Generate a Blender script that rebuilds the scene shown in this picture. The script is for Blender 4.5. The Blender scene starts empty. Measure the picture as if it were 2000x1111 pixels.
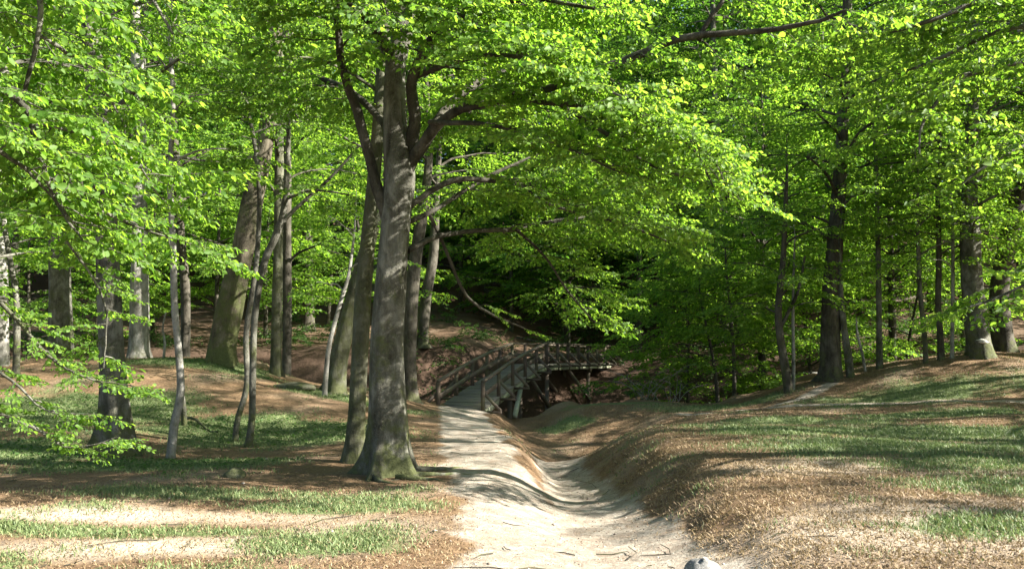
import bpy, math, random
import numpy as np
from mathutils import Vector

C = bpy.context.scene.collection
sc = bpy.context.scene
R = math.radians
rng = np.random.default_rng(7)

# ------------------------------------------------------------------ camera
F = 1664.0                      # focal length in pixels of the 2000 px wide picture
EYE = 1.6
PITCH = math.atan((700 - 555.5) / F)
cam_d = bpy.data.cameras.new('camera'); cam = bpy.data.objects.new('camera', cam_d); C.objects.link(cam)
cam.location = (0, 0, EYE); cam.rotation_euler = (math.pi/2 + PITCH, 0, 0)
cam_d.sensor_width = 36; cam_d.lens = 36 * F / 2000; cam_d.clip_end = 600; cam_d.clip_start = 0.05
sc.camera = cam

# ------------------------------------------------------------------ light
SUN_EL, SUN_BACK = R(31), R(12)      # elevation, and how far behind the picture plane (sun from the right)
world = bpy.data.worlds.new('World'); sc.world = world; world.use_nodes = True
wn = world.node_tree.nodes; wl = world.node_tree.links
sky = wn.new('ShaderNodeTexSky'); sky.sky_type = 'NISHITA'; sky.sun_disc = False
sky.sun_elevation = SUN_EL; sky.sun_rotation = R(90) + SUN_BACK
wl.new(sky.outputs[0], wn['Background'].inputs[0]); wn['Background'].inputs[1].default_value = 0.05
sd = Vector((math.cos(SUN_EL)*math.cos(SUN_BACK), -math.cos(SUN_EL)*math.sin(SUN_BACK), math.sin(SUN_EL)))
sun_d = bpy.data.lights.new('sun', 'SUN'); sun_d.energy = 5.0; sun_d.angle = R(0.5); sun_d.color = (1, .95, .86)
sun = bpy.data.objects.new('sun', sun_d); C.objects.link(sun)
sun.rotation_euler = sd.to_track_quat('Z', 'Y').to_euler()
sc.view_settings.view_transform = 'Standard'; sc.view_settings.look = 'None'
sc.view_settings.gamma = 1; sc.view_settings.exposure = 2.45
sc.cycles.max_bounces = 4; sc.cycles.diffuse_bounces = 2; sc.cycles.transmission_bounces = 4
sc.cycles.glossy_bounces = 2; sc.cycles.transparent_max_bounces = 4
sc.cycles.use_denoising = True

# ------------------------------------------------------------------ helpers
def W(px, py, d):
    """point at depth d (metres along +Y) seen at photo pixel px,py"""
    u = (px - 1000) / F; v = (555.5 - py) / F
    yf = math.cos(PITCH) - v*math.sin(PITCH); zf = v*math.cos(PITCH) + math.sin(PITCH)
    k = d / yf
    return np.array([u*k, d, EYE + zf*k])

def sstep(a, b, x):
    t = np.clip((x - a) / (b - a), 0, 1); return t*t*(3 - 2*t)

_ph = np.random.default_rng(3)
_waves = [(f, _ph.uniform(0, 6.28, 5), _ph.uniform(0, 6.28, 5)) for f in (0.35, 0.8, 1.9, 4.3)]
def wnoise(x, y, k):
    """smooth pseudo noise, about -1..1, band k"""
    f, an, ph = _waves[k]; s = 0
    for i in range(5):
        s = s + np.sin(f*(1 + .23*i)*(x*np.cos(an[i]) + y*np.sin(an[i])) + ph[i])
    return s / 3.0

class MB:
    """collects vertices and faces for ONE mesh"""
    def __init__(s): s.v = []; s.f = []; s.n = 0
    def add(s, v, f):
        v = np.asarray(v, dtype=np.float32).reshape(-1, 3); f = np.asarray(f, dtype=np.int32)
        s.v.append(v); s.f.append(f + s.n); s.n += len(v)
    def build(s, name, mat, parent=None, smooth=False):
        me = bpy.data.meshes.new(name)
        V = np.concatenate(s.v)
        if parent is not None: V = V - np.array(parent.location, dtype=np.float32)
        starts = []; loops = []; c = 0
        for f in s.f:
            k = f.shape[1]; starts.append(np.arange(len(f), dtype=np.int32)*k + c); c += f.size; loops.append(f.ravel())
        loops = np.concatenate(loops); starts = np.concatenate(starts)
        me.vertices.add(len(V)); me.vertices.foreach_set('co', V.astype(np.float32).ravel())
        me.loops.add(len(loops)); me.loops.foreach_set('vertex_index', loops.astype(np.int32))
        me.polygons.add(len(starts)); me.polygons.foreach_set('loop_start', starts)
        if smooth: me.polygons.foreach_set('use_smooth', np.ones(len(starts), dtype=bool))
        me.update(calc_edges=True)
        me.materials.append(mat)
        o = bpy.data.objects.new(name, me); C.objects.link(o)
        if parent is not None: o.parent = parent
        return o

def thing(name, label, cat, loc, group=None):
    o = bpy.data.objects.new(name, None); C.objects.link(o); o.empty_display_size = .2
    o.location = tuple(float(a) for a in loc); o['label'] = label; o['category'] = cat
    if group: o['group'] = group
    bpy.context.view_layer.update()
    return o
def tag(o, label=None, cat=None, group=None, kind=None):
    if label: o['label'] = label
    if cat: o['category'] = cat
    if group: o['group'] = group
    if kind: o['kind'] = kind
    return o

def smooth_poly(P, n):
    """Catmull-Rom through rows of P (any number of columns), n samples per span"""
    P = np.asarray(P, dtype=float)
    if len(P) < 3: 
        t = np.linspace(0, 1, n*(len(P)-1)+1)[:, None]; return P[0]*(1-t) + P[-1]*t
    E = np.vstack([2*P[0]-P[1], P, 2*P[-1]-P[-2]]); out = []
    for i in range(len(P)-1):
        a, b, c, d = E[i:i+4]
        t = np.linspace(0, 1, n, endpoint=False)[:, None]
        out.append(.5*((2*b) + (c-a)*t + (2*a-5*b+4*c-d)*t*t + (3*b-a-3*c+d)*t**3))
    out.append(P[-1:]); return np.vstack(out)

def tube(mb, P, r, seg=8, flare=0, wob=0.0, seed=0, lobes=5, fs=.85):
    P = np.asarray(P, float); r = np.maximum(np.asarray(r, float), .002); n = len(P)
    T = np.gradient(P, axis=0); T /= np.linalg.norm(T, axis=1)[:, None] + 1e-9
    ref = np.array([1., 0, 0]) if abs(T[0][0]) < .8 else np.array([0, 1., 0])
    A = np.zeros_like(P); a = ref
    for i in range(n):
        a = a - T[i]*np.dot(a, T[i]); a /= np.linalg.norm(a) + 1e-9; A[i] = a
    B = np.cross(T, A)
    th = np.linspace(0, 2*math.pi, seg, endpoint=False)
    L = np.concatenate([[0], np.cumsum(np.linalg.norm(np.diff(P, axis=0), axis=1))])
    g = np.random.default_rng(seed); p1, p2, p3 = g.uniform(0, 6.28, 3)
    rr = r[:, None] * np.ones(seg)[None]
    if wob:
        rr = rr * (1 + wob*np.sin(3*th[None] + p1 + L[:, None]*.9) + wob*.7*np.sin(2*th[None] + p2 - L[:, None]*1.7)
                   + wob*.45*np.sin(5*th[None] + p3 + L[:, None]*3.1) + wob*.5*np.sin(L[:, None]*2.3 + p1))
    if flare:
        e = np.exp(-L[:, None]/flare); k = np.clip(np.cos(lobes*th[None] + p2 + .5*np.sin(2*th + p1)), 0, 1)**2.2*(.65 + .45*np.sin(th*1.0 + p3) + .25*np.sin(2*th + p1))
        rr = rr * (1 + .045*np.cos(lobes*th[None] + p2 + .5*np.sin(2*th + p1) + .25*L[:, None]) + .22*e + fs*np.exp(-L[:, None]/(flare*.5))*k)
    V = P[:, None] + rr[..., None]*(np.cos(th)[None, :, None]*A[:, None] + np.sin(th)[None, :, None]*B[:, None])
    i = np.arange(n-1)[:, None]*seg; j = np.arange(seg)[None]; j2 = (j+1) % seg
    f = np.stack([i+j, i+j2, i+seg+j2, i+seg+j], -1).reshape(-1, 4)
    mb.add(V.reshape(-1, 3), f)

def box_between(mb, a, b, w, h, up=(0, 0, 1), jit=0):
    """squared timber from a to b, w wide, h high"""
    a = np.asarray(a, float); b = np.asarray(b, float); t = b-a; t /= np.linalg.norm(t)
    up = np.asarray(up, float)
    if abs(np.dot(t, up)) > .97: up = np.array([1., 0, 0])
    s = np.cross(t, up); s /= np.linalg.norm(s); u = np.cross(s, t)
    V = []
    for e in (a, b):
        for q in ((-1, -1), (1, -1), (1, 1), (-1, 1)): V.append(e + s*q[0]*w/2 + u*q[1]*h/2)
    mb.add(V, [(0,1,2,3)[::-1], (4,5,6,7), (0,4,7,3)[::-1][::-1], (1,2,6,5), (0,1,5,4), (3,7,6,2)])

# ------------------------------------------------------------------ materials
def new_mat(name):
    m = bpy.data.materials.new(name); m.use_nodes = True; nt = m.node_tree
    return m, nt, nt.nodes['Principled BSDF'], nt.nodes['Material Output']
def N(nt, t, **k):
    n = nt.nodes.new(t)
    for a, b in k.items(): setattr(n, a, b)
    return n
def ramp(nt, stops, src=None):
    n = N(nt, 'ShaderNodeValToRGB'); e = n.color_ramp.elements
    while len(e) < len(stops): e.new(.5)
    for q, (p, c) in zip(e, stops): q.position = p; q.color = (*c, 1) if len(c) == 3 else c
    if src is not None: nt.links.new(src, n.inputs[0])
    return n
def noise(nt, vec, scale, detail=6, rough=.6, dist=0):
    n = N(nt, 'ShaderNodeTexNoise'); n.inputs['Scale'].default_value = scale; n.inputs['Detail'].default_value = detail
    n.inputs['Roughness'].default_value = rough; n.inputs['Distortion'].default_value = dist
    if vec is not None: nt.links.new(vec, n.inputs['Vector'])
    return n
def mix(nt, fac, a, b, blend='MIX'):
    n = N(nt, 'ShaderNodeMix', data_type='RGBA', blend_type=blend)
    for s, v in ((n.inputs[0], fac), (n.inputs[6], a), (n.inputs[7], b)):
        if hasattr(v, 'links'): nt.links.new(v, s)
        elif isinstance(v, (int, float)): s.default_value = v
        else: s.default_value = (*v, 1)
    return n.outputs[2]
def math_n(nt, op, a, b=None, clamp=False):
    n = N(nt, 'ShaderNodeMath', operation=op); n.use_clamp = clamp
    for s, v in ((n.inputs[0], a), (n.inputs[1], b)):
        if v is None: continue
        if hasattr(v, 'links'): nt.links.new(v, s)
        else: s.default_value = v
    return n.outputs[0]

def leaf_mat(name, dark, light, tdark, tlight, trans=.5):
    m, nt, pb, out = new_mat(name)
    geo = N(nt, 'ShaderNodeNewGeometry')
    tc = N(nt, 'ShaderNodeTexCoord'); nz = noise(nt, tc.outputs['Object'], .5, 2)
    f = math_n(nt, 'ADD', math_n(nt, 'MULTIPLY', geo.outputs['Random Per Island'], .75), math_n(nt, 'MULTIPLY', nz.outputs[0], .3), True)
    c1 = mix(nt, f, dark, light); c2 = mix(nt, f, tdark, tlight)
    pb.inputs['Roughness'].default_value = .55; pb.inputs['Specular IOR Level'].default_value = .3
    nt.links.new(c1, pb.inputs['Base Color'])
    tr = N(nt, 'ShaderNodeBsdfTranslucent'); nt.links.new(c2, tr.inputs[0])
    ms = N(nt, 'ShaderNodeMixShader'); ms.inputs[0].default_value = trans
    nt.links.new(pb.outputs[0], ms.inputs[1]); nt.links.new(tr.outputs[0], ms.inputs[2]); nt.links.new(ms.outputs[0], out.inputs[0])
    return m
LEAF = leaf_mat('beech_leaf', (.03, .09, .010), (.165, .275, .05), (.08, .235, .010), (.40, .60, .055), .58)
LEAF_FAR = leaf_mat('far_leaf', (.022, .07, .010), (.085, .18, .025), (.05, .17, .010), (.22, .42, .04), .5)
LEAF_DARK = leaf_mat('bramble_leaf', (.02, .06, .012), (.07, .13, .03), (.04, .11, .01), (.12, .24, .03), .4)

def bark_mat(name, base, dark, moss_amt, pale=(.34, .34, .30), moss_h=1.6):
    m, nt, pb, out = new_mat(name); tc = N(nt, 'ShaderNodeTexCoord')
    mp = N(nt, 'ShaderNodeMapping'); mp.inputs['Scale'].default_value = (1, 1, .5); nt.links.new(tc.outputs['Object'], mp.inputs[0])
    n1 = noise(nt, mp.outputs[0], 3.2, 8, .68, .4); n2 = noise(nt, tc.outputs['Object'], 13, 8, .72); n8 = noise(nt, tc.outputs['Object'], 42, 5, .7); n3 = noise(nt, tc.outputs['Object'], 1.3, 4, .6)
    r1 = ramp(nt, [(.34, dark), (.48, base), (.66, pale)], n1.outputs[0])
    sp = ramp(nt, [(.60, (0, 0, 0)), (.68, (1, 1, 1))], n2.outputs[0])
    c = mix(nt, math_n(nt, 'MULTIPLY', sp.outputs[0], .55), r1.outputs[0], pale)
    sp2 = ramp(nt, [(.58, (0, 0, 0)), (.63, (1, 1, 1))], n8.outputs[0])
    c = mix(nt, math_n(nt, 'MULTIPLY', sp2.outputs[0], .45), c, pale)
    mp2 = N(nt, 'ShaderNodeMapping'); mp2.inputs['Scale'].default_value = (5, 5, .45); nt.links.new(tc.outputs['Object'], mp2.inputs[0]); n9 = noise(nt, mp2.outputs[0], 2.2, 6, .7, .6)
    st = ramp(nt, [(.36, (1, 1, 1)), (.46, (0, 0, 0))], n9.outputs[0]); c = mix(nt, math_n(nt, 'MULTIPLY', st.outputs[0], .4), c, dark)
    dk = ramp(nt, [(.30, (1, 1, 1)), (.42, (0, 0, 0))], n2.outputs[0])
    c = mix(nt, math_n(nt, 'MULTIPLY', dk.outputs[0], .6), c, dark)
    sx = N(nt, 'ShaderNodeSeparateXYZ'); nt.links.new(tc.outputs['Object'], sx.inputs[0])
    hm = N(nt, 'ShaderNodeMapRange'); nt.links.new(sx.outputs[2], hm.inputs[0]); hm.inputs[1].default_value = 0; hm.inputs[2].default_value = moss_h*2
    hm.inputs[3].default_value = .36; hm.inputs[4].default_value = -.08
    mf = math_n(nt, 'ADD', n3.outputs[0], math_n(nt, 'MULTIPLY', hm.outputs[0], moss_amt))
    n6 = noise(nt, tc.outputs['Object'], 5, 8, .75)
    mf = math_n(nt, 'ADD', mf, math_n(nt, 'MULTIPLY', math_n(nt, 'SUBTRACT', n6.outputs[0], .5), 1.2))
    mr = ramp(nt, [(.60, (0, 0, 0)), (.82, (1, 1, 1))], mf)
    mc = mix(nt, n2.outputs[0], (.025, .032, .012), (.12, .13, .05))
    c = mix(nt, math_n(nt, 'MULTIPLY', mr.outputs[0], min(1, moss_amt+.25)), c, mc)
    nt.links.new(c, pb.inputs['Base Color']); pb.inputs['Roughness'].default_value = .88; pb.inputs['Specular IOR Level'].default_value = .2
    bp = N(nt, 'ShaderNodeBump'); bp.inputs['Strength'].default_value = .9; bp.inputs['Distance'].default_value = .05
    n7 = noise(nt, tc.outputs['Object'], 34, 5, .7)
    nt.links.new(math_n(nt, 'ADD', math_n(nt, 'ADD', n1.outputs[0], math_n(nt, 'MULTIPLY', n2.outputs[0], .6)), math_n(nt, 'MULTIPLY', n7.outputs[0], .25)), bp.inputs['Height']); nt.links.new(bp.outputs[0], pb.inputs['Normal'])
    return m
BARK = bark_mat('beech_bark', (.08, .077, .06), (.024, .022, .015), .7, (.20, .195, .165))
BARK_PALE = bark_mat('pale_bark', (.20, .19, .165), (.06, .055, .045), .35, (.36, .35, .32))
BARK_BROWN = bark_mat('oak_bark', (.075, .064, .044), (.024, .02, .014), .95, (.16, .14, .10), 3.0)
BARK_DARK = bark_mat('dark_bark', (.055, .048, .036), (.02, .018, .013), .5, (.11, .10, .08))
BARK_MOSS = bark_mat('mossy_bark', (.08, .08, .052), (.03, .03, .018), .6, (.15, .15, .11), 4)

def wood_mat(name, a, b, moss):
    m, nt, pb, out = new_mat(name); tc = N(nt, 'ShaderNodeTexCoord'); geo = N(nt, 'ShaderNodeNewGeometry')
    n1 = noise(nt, tc.outputs['Object'], 9, 6, .7, 1.5); n2 = noise(nt, tc.outputs['Object'], 1.6, 4)
    c = mix(nt, n1.outputs[0], a, b)
    c = mix(nt, math_n(nt, 'MULTIPLY', geo.outputs['Random Per Island'], .35), c, tuple(x*.45 for x in a))
    mr = ramp(nt, [(.5, (0, 0, 0)), (.65, (1, 1, 1))], n2.outputs[0])
    c = mix(nt, math_n(nt, 'MULTIPLY', mr.outputs[0], moss), c, (.13, .17, .06))
    nt.links.new(c, pb.inputs['Base Color']); pb.inputs['Roughness'].default_value = .85
    bp = N(nt, 'ShaderNodeBump'); bp.inputs['Strength'].default_value = .4; bp.inputs['Distance'].default_value = .01
    nt.links.new(n1.outputs[0], bp.inputs['Height']); nt.links.new(bp.outputs[0], pb.inputs['Normal'])
    return m
WOOD = wood_mat('weathered_timber', (.05, .034, .022), (.11, .078, .052), .25)
WOOD_RAIL = wood_mat('rail_timber', (.075, .056, .04), (.17, .13, .095), .25)
WOOD_DECK = wood_mat('deck_timber', (.15, .135, .11), (.28, .25, .20), .2)
WOOD_PALE_GREEN = wood_mat('pale_green_timber', (.24, .25, .17), (.42, .43, .30), .6)

# ------------------------------------------------------------------ terrain
def tps_fit(pts, reg=.02):
    P = np.array(pts, float); X = P[:, :2]; z = P[:, 2]; n = len(P)
    d = np.linalg.norm(X[:, None]-X[None], axis=2); K = np.where(d > 0, d*d*np.log(d+1e-9), 0) + reg*np.eye(n)
    Q = np.hstack([np.ones((n, 1)), X]); A = np.block([[K, Q], [Q.T, np.zeros((3, 3))]])
    w = np.linalg.solve(A, np.concatenate([z, np.zeros(3)])); return X, w
near_pts = [(-3, 6, 0), (-8, 6, 0), (-20, 6, .1), (-3, 12, 0), (-8, 12, .0), (-15, 13, .1), (-3.2, 15.5, .02), (-6.5, 15.3, .0), (-22, 18, .9),
    (-6.6, 20, .55), (-12, 20, .75), (-3.6, 19.5, .28), (-2.2, 16, .03), (-2.6, 21, .15), (0, -8, 0), (-10, -8, 0), (10, -8, .2), (0, 4, 0),
    (-.3, 9, 0), (-.5, 13, 0), (-.9, 17, -.0), (-1.2, 22, 0), (-1.5, 28, -.03), (-1, 32, -.1), (2.6, 4.5, .15),
    tuple(W(0, 703, 26)), tuple(W(120, 697, 26)), tuple(W(270, 700, 26)), tuple(W(430, 706, 24.5)), tuple(W(540, 733, 25)), tuple(W(655, 768, 23)),
    tuple(W(780, 776, 26)), tuple(W(850, 791, 27)), (-25, 26, 1.7), (-25, 40, 1.7), (-12, 35, 1.5), (-5, 33, 1),
    (2.9, 7, .24), (3.0, 9.5, .30), (7, 8, .24), (2.9, 13, .32), (8, 13, .24), (2.9, 17, .26), (14, 12, .3), (4.2, 18, .16), (10, 18, .22), (16, 18, .35), (6, 22, .18), (10, 23, .3), (15, 22, .5),
    tuple(W(1150, 830, 25)), tuple(W(1250, 801, 27.5)), tuple(W(1150, 789, 29.3)), tuple(W(1050, 803, 28.5)), tuple(W(1340, 793, 28)), tuple(W(1420, 790, 28.5)),
    tuple(W(1500, 776, 28)), tuple(W(1625, 742, 28)), tuple(W(1715, 720, 28)), tuple(W(1905, 693, 27)), tuple(W(2000, 697, 27)),
    tuple(W(1700, 775, 25)), tuple(W(1900, 760, 24)), (22, 27, 2), (25, 15, .8), (25, 38, 2), (12, 36, 1), (4, 36, 0)]
TX, TWt = tps_fit(near_pts)
def near_h(x, y):
    sh = x.shape; x = x.ravel(); y = y.ravel(); z = np.zeros(len(x))
    for i in range(0, len(x), 40000):
        a = x[i:i+40000]; b = y[i:i+40000]
        d2 = (a[:, None]-TX[None, :, 0])**2 + (b[:, None]-TX[None, :, 1])**2
        z[i:i+40000] = (.5*d2*np.log(d2+1e-12)) @ TWt[:-3] + TWt[-3] + TWt[-2]*a + TWt[-1]*b
    return z.reshape(sh)
RX = [-60, -25, -12, -6, -2.5, 1, 4, 8, 12, 20, 30, 60]
RN = [25, 27, 27, 26.5, 28.3, 30.2, 30.4, 30.2, 29.5, 28.8, 28.2, 27]
RF = [36, 36, 36.5, 36.5, 38, 42, 44.7, 45, 43, 41, 40, 40]
FB = [1.9, 1.9, 1.9, 2.0, 2.3, 1.8, 1.32, 1.6, 2.0, 2.3, 2.4, 2.4]
def poly_dist(x, y, P):
    """distance to polyline, signed side, interpolated extra columns"""
    P = np.asarray(P, float); best = np.full(x.shape, 1e9); side = np.zeros(x.shape); ex = [np.zeros(x.shape) for _ in range(P.shape[1]-2)]
    for a, b in zip(P[:-1], P[1:]):
        dx, dy = b[0]-a[0], b[1]-a[1]; L2 = dx*dx+dy*dy
        t = np.clip(((x-a[0])*dx + (y-a[1])*dy)/L2, 0, 1); qx = x-a[0]-t*dx; qy = y-a[1]-t*dy; d = np.hypot(qx, qy)
        m = d < best; best = np.where(m, d, best); side = np.where(m, np.sign(dy*qx - dx*qy), side)
        for k in range(len(ex)): ex[k] = np.where(m, a[2+k]*(1-t)+b[2+k]*t, ex[k])
    return best, side, ex
# x, y, depth, left width, right width
GULLY = smooth_poly([(1.2, 3, .06, 1.0, .75), (1.18, 6.0, .14, 1.2, .72), (1.15, 8.5, .30, 1.15, .78), (1.1, 11, .46, 1.0, .86), (1.02, 14, .66, .74, .98), (.92, 17.5, .82, .6, 1.2), (.9, 20.5, .66, .75, 1.6), (1.9, 23, .5, 1.2, 1.3), (3.6, 24.6, .25, 1.2, 1.0), (5, 25.2, .03, 1, 1)], 4)
GULLY2 = smooth_poly([(.9, 20, .05, .8, 1.1), (.75, 23, .42, .85, 1.4), (.5, 26, .45, .75, 1.5), (.3, 29, .4, .7, 1.6), (.2, 31, .2, .7, 1)], 4)
SAND1 = [(.5, -8, 1.5), (.5, 4, 1.25), (.42, 7, .86), (.16, 9.5, .74), (-.2, 12.5, .66), (-.62, 15.5, .62), (-.95, 19, .62), (-1.2, 23, .66), (-1.62, 27.5, .72)]
SAND2 = [(1.1, 3, .9), (1.08, 6, .82), (1.0, 8.5, .62), (.97, 11, .54), (.95, 14, .5), (.95, 17.5, .5), (1.1, 20.5, .62), (2.1, 22.6, .42), (3.7, 24.0, .25)]
SAND3 = [(5.2, 26.2, .16), (7, 25.2, .24), (10, 23.8, .16), (14, 22.3, .12), (22, 20.5, .2)]
SAND4 = [(6.6, 25.6, .2), (8.6, 26.0, .28), (10.2, 27.4, .22)]
FARPATH = [(10, 56, .6), (20, 54, .8), (30, 52, .8)]
def height(x, y, fine=True):
    x = np.asarray(x, float); y = np.asarray(y, float); x, y = np.broadcast_arrays(x, y); x = x*1.0; y = y*1.0
    zn = near_h(x, y)
    for G in (GULLY, GULLY2):
        d, s, (dp, wl_, wr) = poly_dist(x, y, G); w = np.where(s > 0, wr, wl_)
        zn = zn - dp*np.exp(-(d/w)**2.6)
    zn = zn - .38*np.exp(-(((x-2.3)/2.0)**2 + ((y-24.0)/2.9)**2)**1.6)
    yn = np.interp(x, RX, RN) + .35*wnoise(x, y, 1); yf = np.interp(x, RX, RF) + .5*wnoise(x, y, 0); fb = np.interp(x, RX, FB)
    s = y - yf
    zf = fb + .15*np.clip(s, -50, 18) + .30*np.clip(s-18, 0, 30) + .22*np.clip(s-48, 0, 60) + .04*np.abs(x)*sstep(10, 50, s) + .5*wnoise(x*.4, y*.4, 1)*sstep(5, 30, s)
    zf = zf + np.where(x > 5, .07*np.clip(x-5, 0, 25)*sstep(0, 15, s), 0)
    t = (y - yn)/(yf - yn)
    b = sstep(.25, .95, t)
    z = zn*(1-b) + zf*b - 3.6*sstep(0, .28, t)*(1-sstep(.62, 1.0, t))
    if fine:
        amp = .012 + .02*sstep(12, 30, y) + .10*((t > 0) & (t < 1.05))
        z = z + amp*wnoise(x, y, 2) + amp*.55*wnoise(x, y, 3) + .05*wnoise(x, y, 1)*sstep(2, 4, np.abs(x))
        d, s_, (dp, wl2, wr2) = poly_dist(x, y, GULLY); w = np.where(s_ > 0, wr2, wl2); bank = np.exp(-((d/w-.95)/.35)**2)*np.clip(dp*2.2, .15, 1)*np.where(s_ > 0, 1, .12)
        rid = np.abs(np.sin(7.3*x+2*np.sin(3.1*y)) + np.sin(9.7*y+2*np.sin(4.3*x+1)))*.5 + .5*np.abs(np.sin(17*x+3*np.sin(5*y))+np.sin(15*y+2*np.sin(9*x)))*.5
        z = z + bank*(.045*wnoise(x*1.3, y*1.3, 3) - .045*rid) + .014*np.exp(-(d/.6)**2)*wnoise(x*3, y*3, 3) + .007*np.exp(-((x+.1)/1.6)**2)*wnoise(x*4+3, y*4, 3)
    return z
def H(x, y): return float(height(np.array([float(x)]), np.array([float(y)]))[0])

def ell(x, y, cx, cy, rx, ry): return np.clip(1.35 - np.hypot((x-cx)/rx, (y-cy)/ry), 0, 1)
GRASS = [(-3.4, 6.0, 2.2, .9), (-1.9, 9.6, 1.3, .5), (-3.8, 10.4, 1.8, .5), (-1.6, 7.6, .8, .5), (-4.0, 8.2, 2.2, .3), (-5, 6.8, 1.2, .6), (-5.5, 13.2, 2.2, 1), (-5, 17.5, 3, 1.8), (-9.5, 18.5, 3.4, 2.2), (-4.3, 22.5, 2.2, .8), (-8.5, 24, 2.6, .9),
         (5.4, 12.5, 2.3, 1.6), (4.3, 15.5, 1.3, 1.4), (7.6, 16.2, 3.2, 2.2), (6.3, 10.6, 2.2, .9), (10.5, 14.5, 3, 2), (5.2, 8.7, 1.2, .8), (9, 12, 2.5, 2.5), (10.5, 21.0, 2.6, 1.1), (6.6, 19.4, 2.2, .9), (11.5, 24.4, 3.2, 1.5), (6.6, 27.6, 2.4, 1.0), (3.8, 7.0, .7, .5), (14, 17, 3, 3), (-9, 14.5, 3, 1.5), (4, 29.5, 2.2, .7), (1.8, 27.2, 1.0, .6)]
def masks(x, y):
    sand = np.zeros(x.shape)
    for P, soft in ((SAND1, .28), (SAND2, .35), (SAND3, .25), (SAND4, .25), (FARPATH, .4)):
        d, s, (w,) = poly_dist(x, y, P); sand = np.maximum(sand, 1 - sstep(-soft, soft, d - w*(1 + .16*wnoise(x, y, 2) + .12*wnoise(x, y, 3))))
    g = np.zeros(x.shape)
    for e in GRASS: g = np.maximum(g, ell(x, y, *e))
    g = np.clip(g*1.25 + .28*wnoise(x, y, 2) + .2*wnoise(x, y, 3) - .08, 0, 1)*(1-sand)
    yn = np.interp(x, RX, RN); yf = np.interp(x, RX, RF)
    painted_shade = sstep(0, 1, y-yn)*(1-.42*sstep(-.5, 2.5, y-yf))  # shade of the ravine and far bank, painted as darker ground
    pale = np.maximum.reduce([ell(x, y, -4.2, 8.9, 2.8, .42), ell(x, y, -3.0, 7.6, 1.5, .42), ell(x, y, 4.2, 7.0, 2.6, 1.0), ell(x, y, 8.5, 13.9, 3.5, .8)*.9, ell(x, y, 3.9, 10.5, 1.5, .8)*.7, ell(x, y, 7, 10, 3, .6)*.7, ell(x, y, -1.6, 8.3, .8, 1.2)*.5])  # pale straw patches; sunlit bands are painted into their colour
    return sand*(1-.6*painted_shade), g*(1-painted_shade), painted_shade, np.clip(pale + .2*wnoise(x, y, 2), 0, 1)

def spaced(lo, hi, fine_lo, fine_hi, d0, grow):
    out = [fine_lo]; 
    while out[-1] < fine_hi: out.append(out[-1]+d0)
    d = d0
    while out[-1] < hi: d *= grow; out.append(out[-1]+d)
    l = [fine_lo]; d = d0
    while l[-1] > lo: d *= grow; l.append(l[-1]-d)
    return np.array(l[::-1][:-1] + out)
gx = spaced(-150, 150, -5, 5, .065, 1.022); gy = spaced(-60, 230, 5.5, 24, .075, 1.02)
GX, GY = np.meshgrid(gx, gy); GZ = height(GX, GY)
nx, ny = len(gx), len(gy)
mb = MB(); i = np.arange(ny-1)[:, None]*nx + np.arange(nx-1)[None]
mb.add(np.stack([GX, GY, GZ], -1), np.stack([i, i+1, i+nx+1, i+nx], -1).reshape(-1, 4))

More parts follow.
